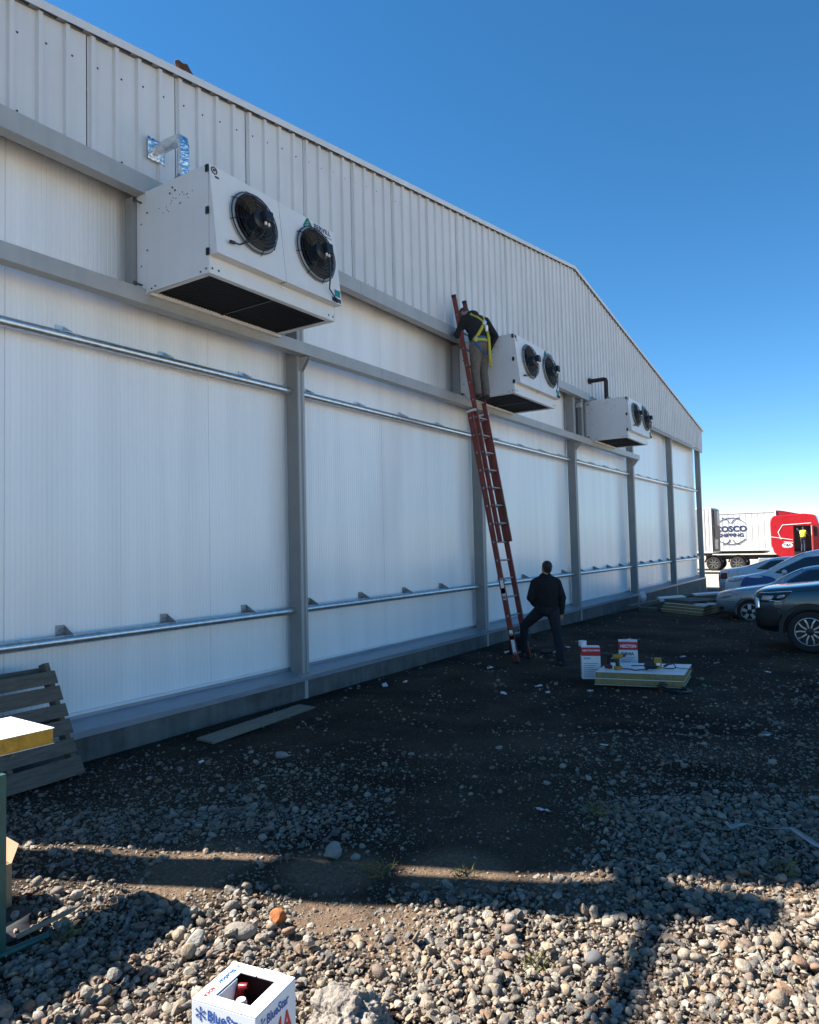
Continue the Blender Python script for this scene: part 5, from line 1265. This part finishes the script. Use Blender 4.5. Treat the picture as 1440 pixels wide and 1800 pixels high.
def container(loc, rz, L_, label, text, ribs, z0=1.42, hh=2.8):
    c = empty('shipping_container', loc, rz, label, 'container')
    MB().box((-L_, 0, z0), (0, 2.44, z0+hh)).build('container_box', M_cont, c, .03)
    rb_ = MB(); n = int(L_/ribs)
    for i in range(1, n): rb_.box((-ribs*i-.012, -.014, z0+.16), (-ribs*i+.012, -.001, z0+hh-.14))
    tag(rb_.build('panel_seams', mat('container_seam', (.40, .41, .40), .6), c), kind='stuff')
    for zz in (z0+.0, z0+hh-.12): MB().box((-L_-.01, -.03, zz), (.01, 0.01, zz+.12)).build('side_rail', M_cont, c, .01)
    for xx in (-L_, -.10): MB().box((xx-.01, -.028, z0+.12), (xx+.11, .01, z0+hh-.12)).build('corner_post', M_cont, c, .01)
    if text:
        tx = -2.95; zc = z0+hh*.52
        put_text('container_lettering', 'COSCO', .56, M_navy, c, (tx, -.016, zc-.05), X, Z, bold=.026, align='CENTER', sx=1.08)
        put_text('container_lettering', 'SHIPPING', .36, M_navy, c, (tx, -.016, zc-.44), X, Z, bold=.014, align='CENTER', sx=1.12)
        g = MB()
        def arc(cx, rx, rz_, a0, a1, zc_=zc-.02): g.tube([(tx+cx+rx*math.cos(a), -.018, zc_+rz_*math.sin(a)) for a in [a0+(a1-a0)*i/16 for i in range(17)]], .022, 5)
        arc(0, 1.15, .95, .55, PI-.55)
        for cx in (-.42, .42):
            arc(cx, .9, .95, .55, PI-.55) if False else None
        arc(-.55, .62, .95, .62, PI*.52); arc(.55, .62, .95, PI*.48, PI-.62)
        g.build('globe_emblem', M_navy, c); g.__init__()
        arc(0, 1.15, .95, PI+.62, 2*PI-.62); arc(-.55, .62, .95, -PI*.5, -.68); arc(.55, .62, .95, PI+.68, PI*1.5)
        g.build('globe_emblem', M_navy, c)
    return c
container((TX+.25, TY+.06, GT), 0, 12.1, 'white shipping container with navy lettering behind the red cab', True, .39)
trl = empty('container_trailer', (TX-5, TY+1.2, GT), 0, 'black skeletal trailer under the lettered white container', 'trailer')
sub(MB().box((TX-12.4, TY+.35, GT+1.22), (TX-.6, TY+.5, GT+1.41)).box((TX-12.4, TY+1.95, GT+1.22), (TX-.6, TY+2.1, GT+1.41)), 'chassis_rail', M_black, trl)
for k in range(5): sub(MB().box((TX-12.3+2.9*k, TY+.05, GT+1.28), (TX-12.1+2.9*k, TY+2.4, GT+1.40)), 'cross_member', M_black, trl)
for k in range(2):
    wq = make_wheel(trl, (-5.2-1.4*k, -1.15, .5), -1, .5, (8, M_rimG, M_rimD, 'solid'), .5)
c2_ = container((-8.95, 49.9, GT), 0, 6.0, 'nearer white ribbed container with a grey machinery end, left of the lettered one', False, .26, 1.40, 3.0)
ribm = MB()
for i in range(22): ribm.prism([(-.14-.26*i, -.002), (-.20-.26*i, -.045), (-.28-.26*i, -.045), (-.34-.26*i, -.002)], 1.56, 4.24, 'z')
ribm.build('corrugated_side', M_cont, c2_)
M_mach = mat('machinery_grey', (.10, .10, .105), .6, var=.6, scale=6)
MB().box((.012, .12, 1.5), (.10, 2.32, 4.3)).build('machinery_end', M_mach, c2_, .02)
for k, (a, b, e, f) in enumerate(((.2, 1.1, 3.2, 4.2), (1.25, 2.2, 3.2, 4.2), (.2, 2.2, 2.4, 3.1), (.2, 1.2, 1.65, 2.3))): MB().box((.102, a, e), (.15, b, f)).build('machinery_panel', M_bell if k % 2 else M_black, c2_, .02)
t2 = empty('container_trailer', (-12, 51, GT), 0, 'black trailer frame under the nearer ribbed container', 'trailer')
sub(MB().box((-16, 50.2, GT+1.22), (-9.35, 50.4, GT+1.39)).box((-16, 51.8, GT+1.22), (-9.35, 52.0, GT+1.39)), 'chassis_rail', M_black, t2)
sub(MB().tube([(-10.0, 50.3, GT+1.22), (-10.3, 50.3, GT+.02)], .06, 8), 'landing_leg', M_bolt, t2)

# ------------------------------------------------------------------ people
def cap_mesh(mb, p0, p1, a, b, n=14):
    p0, p1 = Vector(p0), Vector(p1); d = (p1-p0); ln = d.length; d.normalize()
    pts = []; rs = []
    for i in range(5): t = PI/2*(i/5); pts.append(p0-d*a*math.cos(t)); rs.append(max(a*math.sin(t), a*.02))
    pts += [p0, p1]; rs += [a, b]
    for i in range(1, 6): t = PI/2*(i/5); pts.append(p1+d*b*math.sin(t)); rs.append(max(b*math.cos(t), b*.02))
    mb.tube(pts, rs, n)
def make_person(name, label, loc, rz, prims, mats, voxel=.0085, smooth=3):
    """prims: ('c', p0, p1, r0, r1, material) or ('e', centre, radii, euler, material); one continuous surface"""
    mb = MB()
    for p in prims:
        if p[0] == 'c': cap_mesh(mb, p[1], p[2], p[3], p[4])
        else: mb.ball(p[1], p[2], 18, 12, 0, Euler(p[3]).to_matrix())
    me = bpy.data.meshes.new('tmp'); me.from_pydata(mb.v, [], mb.f); tmp = link('tmp_person', me)
    r = tmp.modifiers.new('r', 'REMESH'); r.mode = 'VOXEL'; r.voxel_size = voxel; r.use_smooth_shade = True
    s = tmp.modifiers.new('s', 'SMOOTH'); s.factor = .5; s.iterations = smooth
    body = evaluated(tmp); bpy.data.objects.remove(tmp)
    body.materials.clear(); keys = list(mats)
    for k in keys: body.materials.append(mats[k])
    C = np.zeros(len(body.polygons)*3); body.polygons.foreach_get('center', C); C = C.reshape(-1, 3); best = np.full(len(C), 1e9); idx = np.zeros(len(C), int)
    for p in prims:
        if p[0] == 'c':
            a, b = np.array(p[1]), np.array(p[2]); ab = b-a; t = np.clip(((C-a)@ab)/(ab@ab), 0, 1); rr = p[3]+(p[4]-p[3])*t
            dd = np.linalg.norm(C-(a+t[:, None]*ab), axis=1)-rr
        else:
            R = np.array(Euler(p[3]).to_matrix()); q = (C-np.array(p[1]))@R/np.array(p[2]); dd = (np.linalg.norm(q, axis=1)-1)*min(p[2])
        m = dd < best; best[m] = dd[m]; idx[m] = keys.index(p[-1])
    body.polygons.foreach_set('material_index', idx.astype(np.int32)); body.shade_smooth()
    # cloth folds
    nv = len(body.vertices); V = np.zeros(nv*3); body.vertices.foreach_get('co', V); V = V.reshape(-1, 3)
    root = empty(name, loc, rz, label, 'person')
    o = link('body', body, root)
    bm = bmesh.new(); bm.from_mesh(body); bvh = BVHTree.FromBMesh(bm); bm.free()
    return root, bvh
def fold_tex(m, s=.35):
    nt = m.node_tree; N = nt.nodes; L = nt.links; tc = N.new('ShaderNodeTexCoord'); mp = N.new('ShaderNodeMapping'); mp.inputs['Scale'].default_value = (1.2, 1.2, 3.2)
    nz = N.new('ShaderNodeTexNoise'); nz.inputs['Scale'].default_value = 6; nz.inputs['Detail'].default_value = 2; nz.inputs['Distortion'].default_value = 1.2
    bp = N.new('ShaderNodeBump'); bp.inputs['Strength'].default_value = s; bp.inputs['Distance'].default_value = .06
    L.new(tc.outputs['Object'], mp.inputs[0]); L.new(mp.outputs[0], nz.inputs['Vector']); L.new(nz.outputs['Fac'], bp.inputs['Height']); L.new(bp.outputs[0], bsdf(m).inputs['Normal']); return m
M_skin = mat('skin', (.36, .19, .12), .55, var=.08)
M_hair = mat('black_hair', (.010, .008, .007), .55, var=.3, scale=40, bump=.5, bscale=90)
M_swt = fold_tex(mat('black_sweater', (.006, .006, .008), .95, var=.15)); M_jean = fold_tex(mat('dark_jeans', (.011, .013, .020), .9, var=.25, scale=14))
M_shoe = mat('dark_shoe', (.035, .03, .026), .7); M_khaki = fold_tex(mat('khaki_trousers', (.135, .115, .092), .88, var=.15, scale=9), .6)
M_hood = fold_tex(mat('black_hoodie', (.010, .010, .012), .9, var=.2)); M_cap = mat('grey_cap', (.045, .05, .06), .85, var=.2)
def hand(wrist, direc, palm_n, side, m='skin', curl=.5, k=1.0):
    """palm, four unequal bent fingers and a thumb leaving the side of the palm"""
    w = Vector(wrist); d = Vector(direc).normalized(); n = Vector(palm_n); n = (n-d*n.dot(d)).normalized(); s = d.cross(n)*side
    out = [('c', tuple(w), tuple(w+d*.075*k), .026*k, .033*k, m), ('c', tuple(w+d*.06*k-s*.018*k), tuple(w+d*.085*k+s*.02*k), .020*k, .020*k, m)]
    for i, (o, l) in enumerate(((-.031, .066), (-.011, .076), (.010, .070), (.029, .054))):
        b = w+d*.088*k-s*o*k; a = curl*.6; p1 = b+(d*math.cos(a)+n*math.sin(a))*l*.5*k; a2 = curl*1.5; p2 = p1+(d*math.cos(a2)+n*math.sin(a2))*l*.5*k
        out += [('c', tuple(b), tuple(p1), .0095*k, .0088*k, m), ('c', tuple(p1), tuple(p2), .0088*k, .0075*k, m)]
    b = w+d*.028*k+s*.028*k; p1 = b+(d*.7+s*.65+n*.2).normalized()*.042*k; p2 = p1+(d*.9+s*.15+n*.35).normalized()*.032*k
    out += [('c', tuple(b), tuple(p1), .0125*k, .0105*k, m), ('c', tuple(p1), tuple(p2), .0105*k, .0085*k, m)]
    return out
def head(c, R, hair='hair', cover=None):
    """c centre, R euler: skull, jaw, nose, ears, lips, brow and hair mass; +y is the face"""
    E = Euler(R); M3 = E.to_matrix(); c = Vector(c)
    def q(x, y, z): return tuple(c+M3 @ Vector((x, y, z)))
    p = [('e', q(0, .0, .015), (.074, .092, .105), R, 'skin'), ('e', q(0, .03, -.055), (.056, .062, .062), R, 'skin'), ('c', q(0, .092, .005), q(0, .106, -.022), .010, .015, 'skin'),
         ('e', q(0, .085, -.056), (.025, .012, .009), R, 'skin'), ('e', q(.03, .078, .020), (.014, .012, .008), R, 'skin'), ('e', q(-.03, .078, .020), (.014, .012, .008), R, 'skin'),
         ('e', q(.076, -.005, -.005), (.011, .022, .032), R, 'skin'), ('e', q(-.076, -.005, -.005), (.011, .022, .032), R, 'skin')]
    if cover: p.append(('e', q(0, -.006, .035), (.086, .105, .094), R, cover))
    else: p += [('e', q(0, -.016, .040), (.083, .094, .088), R, hair), ('e', q(0, -.045, -.01), (.072, .062, .07), R, hair)]
    return p
def shoe(ankle, toe, m='shoe'):
    a, t = Vector(ankle), Vector(toe); d = (t-a); d.z = 0; d.normalize()
    h = Vector((a.x, a.y, t.z))-d*.045
    return [('c', tuple(h), tuple(h+d*.10), .038, .042, m), ('c', tuple(h+d*.10), tuple(h+d*.225), .044, .034, m), ('c', tuple(a), tuple(h+d*.07+Vector((0, 0, .025))), .045, .045, m)]
def legs(hl, kl, al, tl, hr, kr, ar, tr_, m, w=1.0):
    p = []
    for h_, k_, a_, t_ in ((hl, kl, al, tl), (hr, kr, ar, tr_)):
        p += [('c', h_, k_, .098*w, .068*w, m), ('c', k_, a_, .067*w, .056*w, m)]+shoe(a_, t_)
    return p
# the man standing at the foot of the ladder, back to the camera, looking up
az = YAW
pm = [('e', (0, -.005, .90), (.178, .13, .14), (0, 0, 0), 'jeans'), ('e', (0, .0, 1.00), (.205, .15, .16), (0, 0, 0), 'top'), ('e', (0, -.012, 1.22), (.222, .145, .20), (0, 0, 0), 'top'), ('e', (0, -.005, 1.11), (.213, .145, .20), (0, 0, 0), 'top'), ('c', (-.125, -.01, 1.345), (.125, -.01, 1.345), .072, .072, 'top'),
      ('c', (0, -.015, 1.38), (.012, -.005, 1.49), .062, .055, 'skin'), ('c', (-.035, -.01, 1.415), (.035, -.01, 1.415), .072, .072, 'top'), ('c', (-.085, -.01, .89), (.085, -.01, .89), .118, .118, 'top'), ('c', (-.05, -.01, 1.40), (-.16, -.01, 1.35), .055, .06, 'top'), ('c', (.05, -.01, 1.40), (.16, -.01, 1.35), .055, .06, 'top')]
pm += head((.022, .005, 1.565), (.34, -.05, .35))
pm += legs((-.10, .02, .86), (-.335, .24, .60), (-.345, .37, .16), (-.36, .47, .085), (.095, -.01, .88), (.145, -.09, .48), (.15, -.27, .10), (.18, -.16, .04), 'jeans', 1.14)
pm += [('c', (-.185, -.01, 1.32), (-.262, -.03, 1.08), .072, .066, 'top'), ('c', (-.262, -.03, 1.08), (-.17, .14, .96), .062, .050, 'top')]+hand((-.165, .15, .95), (.35, .75, -.45), (1, 0, .2), 1, curl=.6)
pm += [('c', (.185, -.01, 1.32), (.258, -.04, 1.07), .072, .066, 'top'), ('c', (.258, -.04, 1.07), (.250, .02, .83), .062, .050, 'top')]+hand((.248, .025, .815), (-.05, .12, -1), (-1, .2, 0), -1, curl=.5)
man1, _ = make_person('person', 'man in black sweater and dark jeans standing at the ladder foot, looking up', (-4.60, 11.12, gz(-4.6, 11.1)), az, pm, {'top': M_swt, 'jeans': M_jean, 'skin': M_skin, 'hair': M_hair, 'shoe': M_shoe})
# the worker on the ladder, facing the wall
fz = math.radians(62)
pw = [('e', (0, -.01, .95), (.165, .13, .135), (0, 0, 0), 'trousers'), ('e', (0, .03, 1.10), (.192, .15, .17), (-.15, 0, 0), 'top'), ('e', (-.01, .08, 1.28), (.222, .155, .20), (-.3, 0, 0), 'top'), ('c', (-.15, .12, 1.40), (.12, .12, 1.41), .082, .082, 'top'),
      ('c', (-.02, .14, 1.40), (-.05, .23, 1.49), .06, .055, 'skin'), ('c', (-.05, .12, 1.43), (.03, .12, 1.43), .078, .078, 'top')]
pw += [('e', (-.04, .13, 1.47), (.12, .10, .075), (-.5, 0, 0), 'top')]+head((-.11, .27, 1.525), (-.75, .15, .25), cover='cap')
pw += legs((-.088, 0, .90), (-.085, .03, .49), (-.085, -.03, .11), (-.085, .05, .045), (.088, 0, .90), (.095, .05, .49), (.085, -.03, .11), (.085, .05, .045), 'trousers', 1.14)
pw += [('c', (-.21, .12, 1.38), (-.30, .22, 1.12), .075, .06, 'top'), ('c', (-.30, .22, 1.12), (-.20, .40, 1.20), .058, .045, 'top')]+hand((-.20, .405, 1.205), (.35, .6, .3), (.6, -.3, 0), 1, curl=1.1)
pw += [('c', (.20, .10, 1.39), (.36, .05, 1.14), .076, .062, 'top'), ('c', (.36, .05, 1.14), (.33, .20, .93), .060, .046, 'top')]+hand((.33, .205, .915), (-.1, .6, -.6), (-.7, 0, -.2), -1, curl=.5)
man2, bv2 = make_person('person', 'worker in black hoodie, khaki trousers and yellow harness high on the ladder', (-5.72, 11.18, 4.535), fz, pw, {'top': M_hood, 'trousers': M_khaki, 'skin': M_skin, 'cap': M_cap, 'shoe': M_shoe})
M_yel = mat('harness_yellow', (.45, .40, .03), .7, var=.1); M_blu = mat('harness_blue', (.02, .09, .22), .7)
def strap(pts, w, m, name, bvh, parent, frm=-1, lift=.010):
    """webbing laid over the body, cast from behind (frm -1) or from the front (+1)"""
    P = []; res = 10
    for i in range(len(pts)-1):
        for k in range(res): t = k/res; P.append(Vector(pts[i])*(1-t)+Vector(pts[i+1])*t)
    P.append(Vector(pts[-1])); vs = []
    for i, p in enumerate(P):
        d = (P[min(i+1, len(P)-1)]-P[max(i-1, 0)]).normalized(); n = Vector((-d.y, d.x))*w/2
        for q in (p-n, p+n):
            h, nn, _, _ = bvh.ray_cast(Vector((q.x, 1.5*frm, q.y)), Vector((0, -frm, 0)))
            if h is None: h, nn, _, _ = bvh.find_nearest(Vector((q.x, .05, q.y)))
            vs.append(h+Vector((0, frm*lift, 0)))
    mb = MB().add(vs, [(2*i, 2*i+1, 2*i+3, 2*i+2) for i in range(len(P)-1)]); o = mb.build(name, m, parent, 0, True); o.modifiers.new('thickness', 'SOLIDIFY').thickness = .004; return o
man2.scale = (1.05, 1.05, 1.05)
def back_y(x, z): return bv2.ray_cast(Vector((x, -1.5, z)), Vector((0, 1, 0)))[0].y
hz = [c for c in man2.children if c.name.startswith('body')][0]
strap([(-.14, 1.47), (.02, 1.33), (.05, 1.27)], .045, M_yel, 'shoulder_strap', bv2, man2); strap([(.13, 1.46), (.07, 1.33), (.05, 1.27)], .045, M_yel, 'shoulder_strap', bv2, man2)
strap([(.045, 1.27), (-.06, 1.14), (-.145, .99)], .048, M_yel, 'back_strap', bv2, man2); strap([(.055, 1.26), (.10, 1.12), (.145, .99)], .046, M_yel, 'back_strap', bv2, man2)
for fr_ in (-1, 1): strap([(-.155, .985), (-.05, .995), (.06, .995), (.16, .985)], .055, M_yel, 'hip_belt', bv2, man2, fr_); strap([(-.155, 1.035), (0, 1.045), (.16, 1.035)], .03, M_blu, 'hip_belt', bv2, man2, fr_); strap([(-.15, .945), (0, .955), (.155, .945)], .022, M_blu, 'hip_belt', bv2, man2, fr_)
strap([(-.16, .92), (-.08, .86), (-.01, .80)], .045, M_blu, 'leg_strap', bv2, man2); strap([(.02, .79), (.09, .78), (.155, .84)], .045, M_blu, 'leg_strap', bv2, man2)
MB().cbox((.055, back_y(.055, 1.30)-.015, 1.30), (.07, .03, .07), 0, Matrix.Rotation(.2, 3, 'Y')).build('back_ring', M_alu, man2, .008)
MB().cbox((.075, back_y(.075, 1.19)-.03, 1.19), (.05, .035, .12)).build('shock_absorber', M_white_print, man2, .01)
ln_ = MB(); pts = [(.075, back_y(.075, 1.15)-.035, 1.14), (.09, back_y(.09, 1.0)-.045, .98), (.10, back_y(.1, .93)-.035, .85), (.11, back_y(.1, .93)-.025, .72), (.115, back_y(.1, .93)-.02, .62)]
vs = []
for x, y, z in pts: vs += [(x-.022, y, z), (x+.022, y-.006, z)]
ln_.add(vs, [(2*i, 2*i+1, 2*i+3, 2*i+2) for i in range(len(pts)-1)]); o = ln_.build('lanyard', M_yel, man2, 0, True); o.modifiers.new('thickness', 'SOLIDIFY').thickness = .012
MB().tube([(.115, back_y(.1, .93)-.02, .63), (.135, back_y(.1, .93)-.03, .58), (.12, back_y(.1, .93)-.03, .545), (.10, back_y(.1, .93)-.025, .57)], .018, 8).build('lanyard_hook', M_yel, man2, 0, True)
MB().ring((-.125, back_y(-.125, .985)-.012, .985), (0, 1, 0), .03, .007, 16, 6).build('buckle', M_alu, man2)
# far driver in a high-visibility vest at the lorry's open door
M_vest = mat('hi_vis_vest', (.60, .72, .03), .7, var=.1); M_dk = mat('dark_blue_work', (.015, .022, .05), .85)
pd = [('e', (0, -.02, .93), (.165, .13, .13), (0, 0, 0), 'trousers'), ('e', (0, .02, 1.08), (.18, .14, .16), (-.1, 0, 0), 'vest'), ('e', (0, .05, 1.26), (.205, .145, .19), (-.2, 0, 0), 'vest'), ('c', (-.13, .08, 1.38), (.13, .08, 1.38), .075, .075, 'vest'), ('c', (0, .09, 1.40), (0, .13, 1.49), .055, .05, 'skin')]
pd += head((0, .15, 1.56), (-.2, 0, 0))+legs((-.09, 0, .9), (-.1, .12, .5), (-.1, .0, .10), (-.1, .1, .04), (.09, 0, .9), (.1, .03, .48), (.1, -.05, .10), (.1, .05, .04), 'trousers')
pd += [('c', (-.2, .08, 1.36), (-.36, .10, 1.52), .065, .055, 'sleeve'), ('c', (-.36, .10, 1.52), (-.46, .18, 1.76), .05, .042, 'sleeve')]+hand((-.465, .185, 1.77), (-.2, .2, 1), (1, 0, 0), 1)
pd += [('c', (.2, .08, 1.36), (.30, .14, 1.14), .065, .055, 'sleeve'), ('c', (.30, .14, 1.14), (.27, .36, 1.08), .05, .042, 'sleeve')]+hand((.27, .37, 1.08), (0, 1, 0), (0, 0, -1), -1)
man3, _ = make_person('person', 'driver in a yellow high visibility vest climbing into the red lorry', (TX+1.85, TY-.12, GT+1.32), -.25, pd, {'vest': M_vest, 'trousers': M_dk, 'skin': M_skin, 'hair': M_hair, 'shoe': M_shoe, 'sleeve': M_dk}, .014, 2)
sub(MB().box((TX+1.3, TY-.40, GT+1.10), (TX+2.3, TY-.02, GT+1.31)), 'cab_step', M_black, lor)
